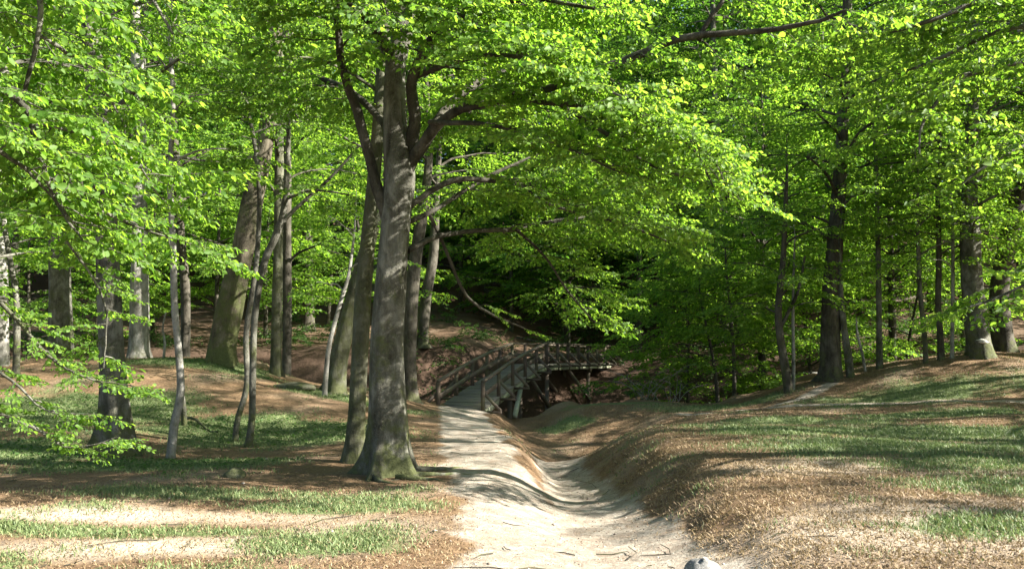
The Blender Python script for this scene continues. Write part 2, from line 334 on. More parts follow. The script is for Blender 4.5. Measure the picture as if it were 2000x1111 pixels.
def ground_mat():
    m, nt, pb, out = new_mat('forest_floor'); at = N(nt, 'ShaderNodeAttribute', attribute_name='cover'); tc = N(nt, 'ShaderNodeTexCoord')
    P = tc.outputs['Object']; sx = N(nt, 'ShaderNodeSeparateColor'); nt.links.new(at.outputs['Color'], sx.inputs[0])
    pa = N(nt, 'ShaderNodeAttribute', attribute_name='pale')
    n1 = noise(nt, P, 1.6, 8, .7); n2 = noise(nt, P, 14, 8, .75); n3 = noise(nt, P, 55, 4, .7); n4 = noise(nt, P, .45, 5, .6); n5 = noise(nt, P, 5, 8, .7)
    vo = N(nt, 'ShaderNodeTexVoronoi'); vo.inputs['Scale'].default_value = 26; nt.links.new(P, vo.inputs[0])
    # leaf litter
    lit = ramp(nt, [(.25, (.045, .028, .017)), (.45, (.13, .085, .048)), (.6, (.23, .165, .095)), (.8, (.38, .31, .21))], n2.outputs[0]).outputs[0]
    lit = mix(nt, .35, lit, mix(nt, vo.outputs['Distance'], (.32, .19, .10), (.09, .05, .03)))
    lit = mix(nt, ramp(nt, [(.42, (0, 0, 0)), (.62, (1, 1, 1))], n1.outputs[0]).outputs[0], lit, mix(nt, .5, lit, (.10, .06, .035)))
    lit = mix(nt, math_n(nt, 'MULTIPLY', pa.outputs['Fac'], .7), lit, mix(nt, n2.outputs[0], (.42, .35, .26), (.62, .56, .46)))  # pale litter, brightened where sun patches are painted in
    # sand
    sa = ramp(nt, [(.3, (.19, .16, .125)), (.5, (.31, .272, .22)), (.7, (.43, .39, .325))], n5.outputs[0]).outputs[0]
    sa = mix(nt, ramp(nt, [(.56, (0, 0, 0)), (.66, (.85, .85, .85))], n2.outputs[0]).outputs[0], sa, (.20, .135, .09))
    n10 = noise(nt, P, 2.6, 9, .78, .5); sa = mix(nt, ramp(nt, [(.46, (0, 0, 0)), (.62, (.8, .8, .8))], n10.outputs[0]).outputs[0], sa, (.25, .19, .14))
    n11 = noise(nt, P, 120, 3, .8); sa = mix(nt, ramp(nt, [(.60, (0, 0, 0)), (.68, (.7, .7, .7))], n11.outputs[0]).outputs[0], sa, (.12, .09, .07))
    # grass
    gr = mix(nt, n3.outputs[0], (.07, .095, .035), (.17, .20, .085))
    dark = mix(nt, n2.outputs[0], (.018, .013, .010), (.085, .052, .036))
    def soft(src, amt, nz, lo=.35, hi=.65):
        a = math_n(nt, 'ADD', src, math_n(nt, 'MULTIPLY', math_n(nt, 'SUBTRACT', nz, .5), amt)); return ramp(nt, [(lo, (0, 0, 0)), (hi, (1, 1, 1))], a).outputs[0]
    c = mix(nt, soft(sx.outputs[1], 1.1, n5.outputs[0], .3, .75), lit, gr)
    c = mix(nt, soft(sx.outputs[0], .7, n5.outputs[0]), c, sa)
    c = mix(nt, math_n(nt, 'MULTIPLY', sx.outputs[2], .92), c, dark)  # ravine and far-bank shade mixed into the ground colour
    nt.links.new(c, pb.inputs['Base Color']); pb.inputs['Roughness'].default_value = .95; pb.inputs['Specular IOR Level'].default_value = .15
    hgt = math_n(nt, 'ADD', math_n(nt, 'MULTIPLY', n2.outputs[0], 1.0), math_n(nt, 'MULTIPLY', n5.outputs[0], 2.2))
    hgt = math_n(nt, 'ADD', hgt, math_n(nt, 'MULTIPLY', n3.outputs[0], .35))
    bp = N(nt, 'ShaderNodeBump'); bp.inputs['Strength'].default_value = .8; bp.inputs['Distance'].default_value = .035
    nt.links.new(hgt, bp.inputs['Height']); nt.links.new(bp.outputs[0], pb.inputs['Normal'])
    return m
ground = mb.build('ground', ground_mat(), None, smooth=True); ground['kind'] = 'structure'
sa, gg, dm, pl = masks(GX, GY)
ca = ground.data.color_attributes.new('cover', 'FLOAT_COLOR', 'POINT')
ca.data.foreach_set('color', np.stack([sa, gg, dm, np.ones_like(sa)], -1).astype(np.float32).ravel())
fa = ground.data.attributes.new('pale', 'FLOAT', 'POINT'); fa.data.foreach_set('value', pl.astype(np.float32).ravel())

# ------------------------------------------------------------------ leaves and sprays
def leaf_geo(p, u, n, l, g):
    """arrays p,u,n (k,3), l (k,) -> verts (k,6,3)"""
    u = u/np.linalg.norm(u, axis=1)[:, None]; n = n - u*np.sum(n*u, 1)[:, None]; n /= np.linalg.norm(n, axis=1)[:, None] + 1e-9; v = np.cross(n, u)
    L = l[:, None]; wd = g.uniform(.30, .40, len(l))[:, None]; fo = g.uniform(.02, .14, len(l))[:, None]; dr = g.uniform(.0, .28, len(l))[:, None]
    return np.stack([p, p+L*(.32*u + wd*v + fo*n), p+L*(.70*u + wd*.8*v + (fo-.3*dr)*n), p+L*(1.0*u - dr*n), p+L*(.70*u - wd*.8*v + (fo-.3*dr)*n), p+L*(.32*u - wd*v + fo*n)], 1)
LF = np.array([(0, 1, 2, 3), (0, 3, 4, 5)])
def make_spray(seed, length, leaf, gap, twigs, jitter=.45, hang=-.22):
    g = np.random.default_rng(seed); segs = []
    def wavy(p, ang, L, k, droop):
        pts = [np.array(p)]; a = ang
        for i in range(k): a += g.normal(0, .12); pts.append(pts[-1] + np.array([math.cos(a), math.sin(a), -droop*(i+1)/k + g.normal(0, .05)])*L/k)
        return np.array(pts)
    main = wavy((0, 0, 0), 0, length, 6, .30); segs.append(main)
    s = 1
    for i in range(1, 6):
        b = main[i]; L = length*(.62 - .08*i)*g.uniform(.8, 1.15)
        segs.append(wavy(b, s*g.uniform(.6, 1.0), L, 4, .25)); s = -s
        if g.random() < .5: segs.append(wavy(b, s*g.uniform(.6, 1.0), L*.7, 4, .25))
    P = []; U = []; 
    for sg in segs:
        Ls = np.concatenate([[0], np.cumsum(np.linalg.norm(np.diff(sg, axis=0), axis=1))]); k = max(2, int(Ls[-1]/gap))
        side = 1
        for t in (np.arange(k)+g.uniform(.3, .9))/k*Ls[-1]:
            q = np.array([np.interp(t, Ls, sg[:, c]) for c in range(3)]); j = min(len(sg)-2, int(np.searchsorted(Ls, t, side='right')-1)); T = sg[j+1]-sg[j]; T /= np.linalg.norm(T)
            a = math.atan2(T[1], T[0]) + side*g.uniform(.5, 1.15); U.append([math.cos(a), math.sin(a), g.normal(hang, .32)]); P.append(q); side = -side
        T = sg[-1]-sg[-2]; P.append(sg[-1]); U.append([T[0]/np.linalg.norm(T), T[1]/np.linalg.norm(T), g.normal(-.3, .2)])
    P = np.array(P); U = np.array(U); k = len(P); Nn = np.array([0, 0, 1.]) + g.normal(0, jitter, (k, 3))
    V = leaf_geo(P, U, Nn, leaf*g.uniform(.42, 1.25, k), g)
    f = (np.arange(k)[:, None, None]*6 + LF[None]).reshape(-1, 4)
    tv = tf = None
    if twigs:
        t = MB()
        for q, sg in enumerate(segs): tube(t, sg, np.linspace(.0055 if q == 0 else .003, .0015, len(sg)), 3)
        tv = np.concatenate(t.v); tf = np.concatenate(t.f)
    return V.reshape(-1, 3).astype(np.float32), f, tv, tf
SP_NEAR = [make_spray(100+i, .62, .070, .040, True, .75, -.6) for i in range(6)]
SP_HERO = [make_spray(150+i, .72, .078, .046, True, .7, -.5) for i in range(6)]
SP_MID = [make_spray(200+i, .85, .105, .085, False, .4) for i in range(6)]
SP_FAR = [make_spray(300+i, 1.25, .19, .17, False, .4) for i in range(6)]

def emit_sprays(leaf_mb, twig_mb, S, kit, g, lie=.12):
    """S rows: x,y,z,yaw,pitch,scale"""
    S = np.asarray(S, float)
    if len(S) == 0: return
    which = g.integers(0, len(kit), len(S))
    roll = g.normal(0, lie*1.6, len(S))
    for k, (V, f, tv, tf) in enumerate(kit):
        M = S[which == k]; ro = roll[which == k]
        if not len(M): continue
        cy, sy = np.cos(M[:, 3]), np.sin(M[:, 3]); cp, sp = np.cos(M[:, 4]), np.sin(M[:, 4]); cr, sr = np.cos(ro), np.sin(ro)
        z = np.zeros_like(cy); X = np.stack([cy*cp, sy*cp, sp], 1); Y0 = np.stack([-sy, cy, z], 1); Z0 = np.cross(X, Y0)
        Y = Y0*cr[:, None] + Z0*sr[:, None]; Z = np.cross(X, Y); B = np.stack([X, Y, Z], 1)*M[:, 5, None, None]
        leaf_mb.add((np.einsum('vk,nkc->nvc', V, B) + M[:, None, :3]).reshape(-1, 3), (f[None] + (np.arange(len(M))*len(V))[:, None, None]).reshape(-1, 4))
        if tv is not None and twig_mb is not None:
            twig_mb.add((np.einsum('vk,nkc->nvc', tv, B) + M[:, None, :3]).reshape(-1, 3), (tf[None] + (np.arange(len(M))*len(tv))[:, None, None]).reshape(-1, 4))

def bough(p0, az, el0, el1, L, g, n=7, wob=.16):
    pts = [np.array(p0, float)]; a = az
    for i in range(n):
        a += g.normal(0, wob); e = el0 + (el1-el0)*(i/(n-1))**.8 + g.normal(0, .07)
        pts.append(pts[-1] + L/n*np.array([math.cos(a)*math.cos(e), math.sin(a)*math.cos(e), math.sin(e)]))
    return np.array(pts)
def clothe(mb, S, P, r0, g, start=.3, gap=.5, sub=1.6, spgap=.42, scale=1, seg=4, keep=1.0, sub_r=.35, droop=-.18):
    """side branches with leaf sprays along the polyline P"""
    Ls = np.concatenate([[0], np.cumsum(np.linalg.norm(np.diff(P, axis=0), axis=1))]); T = Ls[-1]; side = 1; t = start*T
    while t < T:
        q = np.array([np.interp(t, Ls, P[:, c]) for c in range(3)]); j = min(len(P)-2, int(np.searchsorted(Ls, t, side='right')-1)); d = P[j+1]-P[j]
        a = math.atan2(d[1], d[0]) + side*g.uniform(.6, 1.15); f = t/T; L = sub*(1.08-.65*f)*g.uniform(.65, 1.2)
        if g.random() < keep:
            sb = bough(q, a, g.normal(.10, .14), droop+g.normal(0, .12), L, g, 4, .14)
            if mb is not None: tube(mb, sb, np.linspace(max(.006, r0*sub_r*(1-f*.6)), .004, len(sb)), seg)
            nS = max(1, int(L/spgap)); s2 = 1
            for k in range(nS):
                u = (k+.6)/nS*(len(sb)-1); i0 = min(int(u), len(sb)-2); w = sb[i0]*(1-(u-i0)) + sb[i0+1]*(u-i0); dd = sb[i0+1]-sb[i0]
                S.append((*w, math.atan2(dd[1], dd[0]) + s2*g.uniform(.35, .9), g.normal(-.08, .14), scale*g.uniform(.7, 1.15))); s2 = -s2
            dd = sb[-1]-sb[-2]; S.append((*sb[-1], math.atan2(dd[1], dd[0]), g.normal(-.2, .15), scale*g.uniform(.8, 1.1)))
        side = -side; t += gap*g.uniform(.6, 1.4)
    d = P[-1]-P[-2]; S.append((*P[-1], math.atan2(d[1], d[0]), -.2, scale))

def tree(name, label, px_pts, bark, crown=None, group=None, seed=1, flare=.4, cat='tree', limbs=(), leafmat=None, seg=14, fs=.85, limb_bark=None):
    """px_pts: list of (px,py,d,width_px) from the base up, or world rows ('w',x,y,z,r).  crown: dict for auto limbs"""
    g = np.random.default_rng(seed); rows = []
    for q in px_pts:
        if q[0] == 'w': rows.append(q[1:])
        else: p = W(q[0], q[1], q[2]); rows.append((*p, q[3]*.5*q[2]/F))
    rows = np.array(rows, float); rows[:, 3] *= np.where(rows[0, 3] > .18, .87, 1.0); b = rows[0]; gz = H(b[0], b[1]); rows[0, 2] = gz - .12
    c = dict(n=14, h0=.35, h1=1, reach=3.2, el=.5, top=14, kit=SP_MID, gap=.55, sub=1.5, spgap=.45, scale=1, keep=1, start=.25, az=None)
    if crown is not None: c.update(crown)
    if crown is not None and rows[-1, 2] < c['top']:              # carry the trunk up to the tree's full height
        d = rows[-1, :3]-rows[-2, :3]; d /= np.linalg.norm(d); h = c['top']-rows[-1, 2]; r = rows[-1, 3]
        for k in (1, 2, 3): p = rows[-1, :3] + np.array([d[0]/d[2]*h/3*.5 + g.normal(0, .06)*h/3, d[1]/d[2]*h/3*.5 + g.normal(0, .06)*h/3, h/3]); rows = np.vstack([rows, [*p, r*(1-k*.29)]])
    t = thing(name, label, cat, (b[0], b[1], gz), group)
    T = smooth_poly(rows, 6); tm = MB()
    tube(tm, T[:, :3], T[:, 3], seg, flare=flare, wob=.035, seed=seed, lobes=int(g.integers(4, 7)), fs=fs)
    lm = MB(); S = []
    for L in limbs:                                               # limbs traced one by one: ((px,py,d,width)..., opts)
        pts, o = L; q = []
        for e in pts: p = W(e[0], e[1], e[2]); q.append((*p, e[3]*.5*e[2]/F))
        q = smooth_poly(q, 5); bm_ = MB(); n = len(q)
        q[:, :3] += np.cumsum(g.normal(0, .006, (n, 3)), axis=0)*min(1, n/30)
        tube(bm_, q[:, :3], q[:, 3], 9, wob=.06, seed=seed+5)
        if o is not None:
            oo = dict(start=.3, gap=.4, sub=1.3, spgap=.36, scale=1, keep=1, sub_r=.4); oo.update(o); clothe(bm_, S, q[:, :3], float(q[len(q)//2, 3]), g, **oo)
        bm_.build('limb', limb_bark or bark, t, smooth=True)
    if crown is not None:
        Hs = T[:, 2]; z0 = gz + (c['top']-gz)*c['h0'] if c['h0'] < 1.01 else c['h0']; z1 = c['top']
        az = g.uniform(0, 6.28)
        for k in range(c['n']):
            f = (k+g.uniform(.1, .9))/c['n']; z = z0 + (z1-z0)*f
            i0 = int(np.argmin(np.abs(Hs - z))); p = T[i0, :3]; r = T[i0, 3]
            az += 2.4 + g.normal(0, .3)
            a = az if c['az'] is None else g.uniform(*c['az'])
            L = c['reach']*(1-.55*f)*g.uniform(.75, 1.2)*(1 if f > .12 else .8)
            P = bough(p, a, c['el'] + .35*f + g.normal(0, .1), g.normal(-.12, .1) + .3*f, L, g, 6)
            Ps = smooth_poly(P, 2); r0 = min(r*.5, .012*L+.012)
            tube(tm, Ps, np.linspace(r0, .006, len(Ps)), 6)
            clothe(tm, S, Ps, r0, g, c['start'], c['gap'], c['sub'], c['spgap'], c['scale'], 3, c['keep'])
        for k in range(3): S.append((*T[-1, :3], g.uniform(0, 6.28), .6, c['scale']))
    tm.build('trunk', bark, t, smooth=True)
    if S:
        lf = MB(); tw = MB(); emit_sprays(lf, tw, S, c['kit'], g)
        nl = sum(len(f) for f in lf.f)
        if tw.n:
            for v, f in zip(tw.v, tw.f): pass
            off = lf.n; lf.v += tw.v; lf.f += [f + off for f in tw.f]; lf.n += tw.n
        cr = lf.build('crown', leafmat or LEAF, t)
        if tw.n:
            cr.data.materials.append(BARK_DARK); mi = np.zeros(len(cr.data.polygons), dtype=np.int32); mi[nl:] = 1; cr.data.polygons.foreach_set('material_index', mi)
    return t
def copy_tree(o, loc, rz, s, label=None):
    r = o.copy(); C.objects.link(r); r.location = loc; r.rotation_euler = (0, 0, rz); r.scale = (s, s, s)
    if label: r['label'] = label
    for ch in list(o.children): c = ch.copy(); C.objects.link(c); c.parent = r
    return r

#SECTION trees
LIMB_BARK = bark_mat('limb_bark', (.042, .038, .028), (.016, .014, .01), .45, (.105, .098, .08))  # darker beech bark: shade on the limbs is put into this colour
# ------------------------------------------------------------------ the beech beside the path
OPT = dict(gap=.16, sub=1.3, spgap=.22, scale=1.0)
main_limbs = [
    # the upright stems above the fork
    ([(760, 450, 12.1, 22), (745, 395, 12.1, 23), (726, 325, 12.1, 21), (700, 220, 12.0, 20), (668, 120, 11.8, 17), (659, 0, 11.6, 15), (650, -150, 11.4, 12), (600, -330, 11.2, 9)], dict(OPT, start=.42)),
    ([(785, 370, 12.1, 30), (806, 290, 12.1, 27), (816, 230, 12.0, 24), (812, 160, 11.9, 22), (850, 90, 11.6, 20), (905, 15, 11.4, 18), (960, -90, 11.1, 18), (1040, -220, 10.8, 12)], dict(OPT, start=.4)),
    ([(780, 360, 12.1, 26), (814, 300, 12.0, 25), (855, 245, 11.7, 20), (900, 217, 11.4, 18), (960, 208, 11.1, 16), (1060, 185, 10.7, 17), (1150, 155, 10.4, 17), (1210, 128, 10.2, 17), (1290, 97, 10.0, 15), (1375, 78, 9.8, 14), (1500, 66, 9.6, 12), (1600, 46, 9.4, 9), (1650, 25, 9.3, 6)], dict(OPT, start=.22, sub=.9, keep=.38, droop=-.6)),
    ([(1365, 80, 9.8, 11), (1385, 40, 9.75, 10), (1415, -5, 9.7, 9), (1440, -90, 9.6, 7)], dict(OPT, start=.3, sub=.8)),
    ([(785, 350, 12.15, 22), (850, 245, 12.5, 19), (895, 190, 12.9, 17), (960, 150, 13.4, 16), (1080, 120, 14, 10)], dict(OPT, start=.3)),
    # the low limbs reaching out over the hollow
    ([(800, 402, 12.1, 15), (850, 370, 12.2, 12), (905, 350, 12.3, 11), (960, 352, 12.6, 10), (1030, 366, 13.0, 9), (1130, 364, 13.6, 7), (1230, 380, 14, 5)], dict(OPT, start=.3)),
    ([(800, 432, 12.2, 12), (860, 405, 12.6, 10), (930, 360, 13.0, 8), (1000, 325, 13.5, 6), (1060, 300, 13.9, 4)], dict(OPT, start=.35)),
    ([(795, 490, 12.1, 14), (860, 462, 12.6, 11), (940, 452, 13.3, 9), (1010, 450, 14, 9), (1090, 434, 14.8, 8), (1200, 430, 15.6, 6), (1320, 450, 16.4, 4)], dict(OPT, start=.32)),
    ([(955, 352, 12.6, 8), (1010, 360, 12.2, 7), (1075, 400, 11.8, 6), (1190, 430, 11.5, 5), (1300, 470, 11.2, 4)], dict(OPT, start=.2, sub=.9)),
    # the sunlit hanging bough at the right of the crown
    ([(1000, 196, 10.9, 12), (1120, 205, 10.2, 10), (1220, 225, 9.6, 8), (1300, 250, 9.2, 7), (1360, 300, 9.0, 5), (1395, 365, 8.9, 3)], dict(OPT, start=.25, gap=.13, sub=.6, spgap=.16, scale=.8, droop=-.8)),
    ([(1060, 183, 10.7, 9), (1180, 260, 10.4, 8), (1260, 320, 10.2, 6), (1340, 350, 10.1, 4)], dict(OPT, start=.3, sub=.9)),
    ([(840, 420, 12.6, 8), (872, 490, 12.9, 7), (905, 570, 13.2, 6), (950, 610, 13.5, 5), (1025, 642, 13.8, 3)], dict(start=.5, gap=.5, sub=.5, spgap=.3, keep=.4, scale=.7)),
    ([(1010, 450, 14, 7), (1060, 500, 14.2, 5), (1110, 575, 14.4, 4), (1160, 630, 14.6, 3)], dict(OPT, start=.1, sub=.7, keep=.7)),
    ([(795, 60, 12.1, 14), (840, 15, 11.2, 11), (900, 30, 10.4, 8), (980, 80, 9.8, 6), (1080, 135, 9.3, 4)], dict(OPT, start=.3, gap=.15, sub=.8, spgap=.2, droop=-.6)),
    ([(812, 150, 12.0, 14), (900, 120, 11, 10), (1000, 110, 10, 8), (1130, 150, 9.3, 6), (1250, 205, 8.9, 4)], dict(OPT, start=.3, gap=.15, sub=.8, spgap=.2, droop=-.6)),
    ([(840, 240, 11.7, 12), (950, 245, 10.8, 9), (1080, 280, 10.1, 6), (1220, 345, 9.7, 4)], dict(OPT, start=.35, gap=.16, sub=.8, spgap=.2, droop=-.6)),
    ([(780, -40, 12.0, 14), (765, -60, 11, 10), (750, -20, 10.2, 7), (760, 50, 9.8, 4)], dict(OPT, start=.4, gap=.2, sub=.6, spgap=.25, droop=-.7)),
    ([(1250, 235, 9.4, 5), (1330, 265, 9.0, 4), (1390, 310, 8.8, 3), (1420, 385, 8.7, 2)], dict(OPT, start=.1, gap=.1, sub=.42, spgap=.14, scale=.75, droop=-1.0)),
    # leaning away to the left and behind
    ([(768, 262, 12.2, 16), (700, 190, 12.9, 13), (640, 160, 13.6, 12), (560, 140, 14.4, 8)], dict(OPT, start=.3)),
    ([(770, 120, 12.1, 26), (720, 40, 11.4, 18), (640, -20, 10.7, 13), (540, -50, 10.2, 8)], dict(OPT, start=.3)),
    ([(905, 20, 11.4, 13), (960, 12, 11.0, 11), (1050, 3, 10.6, 9), (1160, 20, 10.2, 6)], dict(OPT, start=.2, sub=.95)),
]
tree('beech_tree', 'large grey beech with a flared base standing right beside the sandy path', [
    (762, 915, 12.1, 84), (758, 840, 12.1, 80), (755, 700, 12.1, 76), (763, 560, 12.1, 70), (773, 440, 12.1, 66), (781, 345, 12.1, 70), (772, 250, 12.1, 54), (772, 130, 12.1, 47), (792, 20, 12.1, 46), (800, -140, 12.1, 44), (790, -400, 12.1, 34)],
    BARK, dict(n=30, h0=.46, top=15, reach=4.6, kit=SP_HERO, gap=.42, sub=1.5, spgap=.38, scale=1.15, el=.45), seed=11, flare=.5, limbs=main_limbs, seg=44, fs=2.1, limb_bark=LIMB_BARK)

CM = dict(kit=SP_MID)
tree('beech_tree', 'mossy greenish beech trunk tight behind the large path-side beech, on its left', [
    (688, 880, 13.6, 40), (697, 800, 13.6, 33), (708, 600, 13.6, 31), (722, 440, 13.6, 29), (738, 260, 13.6, 25), (748, 100, 13.6, 26), (755, -100, 13.6, 20)],
    BARK_MOSS, dict(CM, n=10, h0=.45, top=12, reach=3.2), seed=12, flare=.3, seg=18)
tree('beech_tree', 'thick beech with spreading mossy root flare at the left, among the yellow-green twigs', [
    (232, 880, 14.6, 70), (224, 800, 14.6, 58), (216, 660, 14.6, 50), (210, 480, 14.6, 46), (200, 300, 14.6, 42), (182, 110, 14.6, 40), (172, -60, 14.6, 34)],
    BARK, dict(CM, n=18, h0=.28, top=13, reach=4), seed=13, flare=.75, seg=32, fs=2.2)
tree('beech_tree', 'broad dim beech trunk on the bank crest, left of the pale dappled trunk', [
    (120, 694, 26, 50), (117, 560, 26, 46), (117, 400, 26, 44), (125, 200, 26, 38), (130, 0, 26, 32)], BARK, dict(CM, n=18, h0=.42, top=17, reach=5, scale=1.2), seed=14, seg=16)
tree('beech_tree', 'pale dappled beech trunk on the crest, brightly sunlit higher up', [
    (272, 699, 26, 44), (272, 560, 26, 38), (273, 400, 26, 33), (271, 250, 26, 30), (268, 120, 26, 26), (262, 0, 26, 20)], BARK_PALE, dict(CM, n=16, h0=.6, top=19, reach=5, scale=1.2), seed=15, seg=16,
    limbs=[([(272, 230, 26, 14), (252, 185, 26, 12), (238, 140, 26, 10), (225, 70, 26, 7)], None)])
tree('oak_tree', 'thick brown trunk leaning right, mossy forked foot on the crest', [
    (432, 703, 24.4, 62), (438, 660, 24.4, 58), (453, 580, 24.4, 57), (475, 480, 24.4, 51), (498, 370, 24.4, 44), (520, 270, 24.4, 37), (532, 150, 24.4, 34), (540, 0, 24.4, 28)],
    BARK_BROWN, dict(CM, n=16, h0=.58, top=18, reach=4.6, scale=1.2), seed=16, flare=.55, seg=26, fs=.6)
tree('oak_tree', 'short mossy trunk leaning right behind the double-stemmed path-side beech', [
    (652, 764, 23, 48), (662, 700, 23, 40), (680, 620, 23, 37), (700, 545, 23, 34), (722, 470, 23, 30), (748, 380, 23, 24)], BARK_MOSS, dict(CM, n=9, h0=.5, top=11, reach=3.5), seed=17, flare=.4, seg=16)
tree('beech_tree', 'straight slim mossy trunk right of the brown leaning trunk', [
    (538, 730, 25, 25), (541, 600, 25, 23), (544, 420, 25, 21), (546, 250, 25, 19), (548, 60, 25, 16)], BARK_MOSS, dict(CM, n=12, h0=.4, top=14, reach=3.8, scale=1.2), seed=18)
tree('beech_tree', 'dark slim trunk just behind the straight mossy one', [
    (563, 716, 31, 22), (561, 560, 31, 20), (561, 350, 31, 18), (560, 100, 31, 15)], BARK_DARK, dict(CM, n=12, h0=.4, top=15, reach=4, scale=1.3), seed=19)
tree('beech_tree', 'dark trunk beyond the ravine between the slim pair and the path-side beech', [
    (604, 632, 44, 26), (602, 540, 44, 24), (600, 440, 44, 22), (600, 250, 44, 18)], BARK_DARK, dict(CM, n=14, h0=.4, top=19, reach=5, scale=1.4), seed=20)
tree('beech_tree', 'dark trunk seen just right of the pale dappled trunk', [
    (362, 690, 30, 24), (363, 600, 30, 20), (352, 460, 30, 20), (345, 330, 30, 17), (338, 180, 30, 14)], BARK_DARK, dict(CM, n=12, h0=.4, top=15, reach=4, scale=1.3), seed=21)
tree('beech_tree', 'rough dark trunk directly right of the path-side beech, at the bridge foot', [
    (800, 772, 25.5, 36), (800, 700, 25.5, 32), (803, 600, 25.5, 32), (812, 500, 25.5, 30), (828, 400, 25.5, 24), (838, 300, 25.5, 18)], BARK_DARK, dict(CM, n=10, h0=.5, top=13, reach=4, scale=1.1), seed=22)
tree('beech_tree', 'green mossy-footed trunk on the far bank left of the bridge', [
    (826, 706, 37.5, 30), (826, 660, 37.5, 24), (832, 580, 37.5, 24), (846, 500, 37.5, 22), (852, 380, 37.5, 16)], BARK_DARK, dict(CM, n=12, h0=.5, top=16, reach=4.5, scale=1.3), seed=23)
tree('beech_tree', 'pale trunk cut by the left edge of the picture', [
    (4, 690, 24, 30), (3, 600, 24, 28), (0, 450, 24, 26), (-4, 250, 24, 22)], BARK_PALE, dict(CM, n=12, h0=.35, top=14, reach=4, scale=1.2), seed=24)
# right-hand side
tree('beech_tree', 'dark stout trunk at the lip of the slope, right of the slim forked stem', [
    (1624, 742, 28, 46), (1622, 660, 28, 42), (1624, 560, 28, 38), (1632, 460, 28, 34), (1640, 350, 28, 28), (1648, 200, 28, 24), (1655, 0, 28, 20)], BARK_DARK, dict(CM, n=30, h0=.27, top=16, reach=5, scale=1.2), seed=31, seg=16)
tree('beech_tree', 'slim dark trunk forking above its foot, left of the stout dark trunk', [
    (1541, 756, 27.6, 18), (1534, 720, 27.6, 17), (1524, 660, 27.6, 16), (1520, 600, 27.6, 14), (1530, 500, 27.6, 11), (1535, 380, 27.6, 8)], BARK_DARK, dict(CM, n=14, h0=.3, top=9, reach=2.8), seed=32, flare=.15, seg=9,
    limbs=[([(1524, 640, 27.6, 8), (1545, 600, 27.6, 7), (1560, 565, 27.6, 6), (1572, 500, 27.6, 4)], dict(gap=.4, sub=1, spgap=.35))])
tree('young_tree', 'thin upright stem beside the slim forked trunk', [(1549, 755, 27.7, 8), (1550, 690, 27.7, 7), (1549, 600, 27.7, 6), (1551, 500, 27.7, 4)], BARK_PALE, dict(CM, n=8, h0=.5, top=6, reach=1.2, sub=.8), seed=33, flare=.1, seg=6)
tree('young_tree', 'leaning pale stem against the right side of the stout dark trunk', [(1661, 730, 27.8, 17), (1656, 690, 27.8, 15), (1648, 640, 27.8, 13), (1642, 570, 27.8, 10), (1640, 500, 27.8, 7)], BARK, dict(CM, n=8, h0=.4, top=7, reach=1.8), seed=34, flare=.1, seg=8)
tree('young_tree', 'thin bent pale stem right of the stout dark trunk', [(1691, 726, 28, 6), (1684, 690, 28, 6), (1675, 655, 28, 5), (1672, 620, 28, 3)], BARK_PALE, None, seed=35, flare=.05, seg=6)
tree('beech_tree', 'slim straight grey trunk halfway along the right-hand crest', [(1718, 718, 28, 14), (1717, 640, 28, 12), (1716, 560, 28, 11), (1714, 450, 28, 9), (1712, 330, 28, 7)], BARK, dict(CM, n=12, h0=.35, top=11, reach=2.6), seed=36, flare=.15, seg=8)
tree('young_tree', 'slender dark stem with pale foot, first of the three thin stems on the crest', [(1808, 705, 27.2, 10), (1806, 660, 27.2, 9), (1798, 580, 27.2, 9), (1794, 500, 27.2, 8), (1792, 400, 27.2, 6)], BARK, dict(CM, n=10, h0=.35, top=9, reach=2.2), seed=37, flare=.1, seg=8)
tree('young_tree', 'slender dark wavy stem in the middle of the three thin stems on the crest', [(1838, 698, 27.2, 15), (1836, 650, 27.2, 13), (1832, 590, 27.2, 12), (1834, 500, 27.2, 11), (1832, 380, 27.2, 9)], BARK_DARK, dict(CM, n=12, h0=.35, top=11, reach=2.6), seed=38, flare=.12, seg=8)
tree('young_tree', 'pale slender stem nearest the two big right-hand trunks', [(1859, 699, 27.0, 8), (1860, 640, 27.0, 7), (1861, 560, 27.0, 7), (1861, 460, 27.0, 6), (1858, 380, 27.0, 4)], BARK_PALE, dict(CM, n=9, h0=.4, top=8, reach=1.8), seed=39, flare=.1, seg=8)
right_tree = tree('beech_tree', 'stout mossy trunk with white bracket fungi on the right-hand crest', [
    (1916, 692, 26.8, 46), (1908, 640, 26.8, 45), (1900, 560, 26.8, 46), (1895, 470, 26.8, 42), (1893, 380, 26.8, 34), (1898, 250, 26.8, 28), (1902, 60, 26.8, 22)], BARK, dict(CM, n=32, h0=.25, top=15, reach=5, scale=1.15), seed=40, seg=18)
tree('beech_tree', 'dark trunk leaning right behind the fungus-bearing trunk', [
    (1962, 690, 28.5, 46), (1956, 640, 28.5, 42), (1952, 570, 28.5, 40), (1966, 480, 28.5, 38), (1985, 400, 28.5, 34), (2010, 280, 28.5, 28), (2030, 120, 28.5, 22)], BARK_DARK, dict(CM, n=30, h0=.3, top=16, reach=5, scale=1.2), seed=41, seg=16)
fm = MB()
for (px, py) in ((1917, 664), (1921, 668)):
    p = W(px, py, 26.4); a = np.linspace(0, math.pi*2, 10, endpoint=False)
    fm.add(np.vstack([[p + (0, 0, .05)], np.stack([p[0]+.17*np.cos(a), p[1]+.14*np.sin(a), np.full(10, p[2])], 1), [p - (0, 0, .05)]]), [(0, 1+i, 1+(i+1) % 10) for i in range(10)] + [(11, 1+(i+1) % 10, 1+i) for i in range(10)])
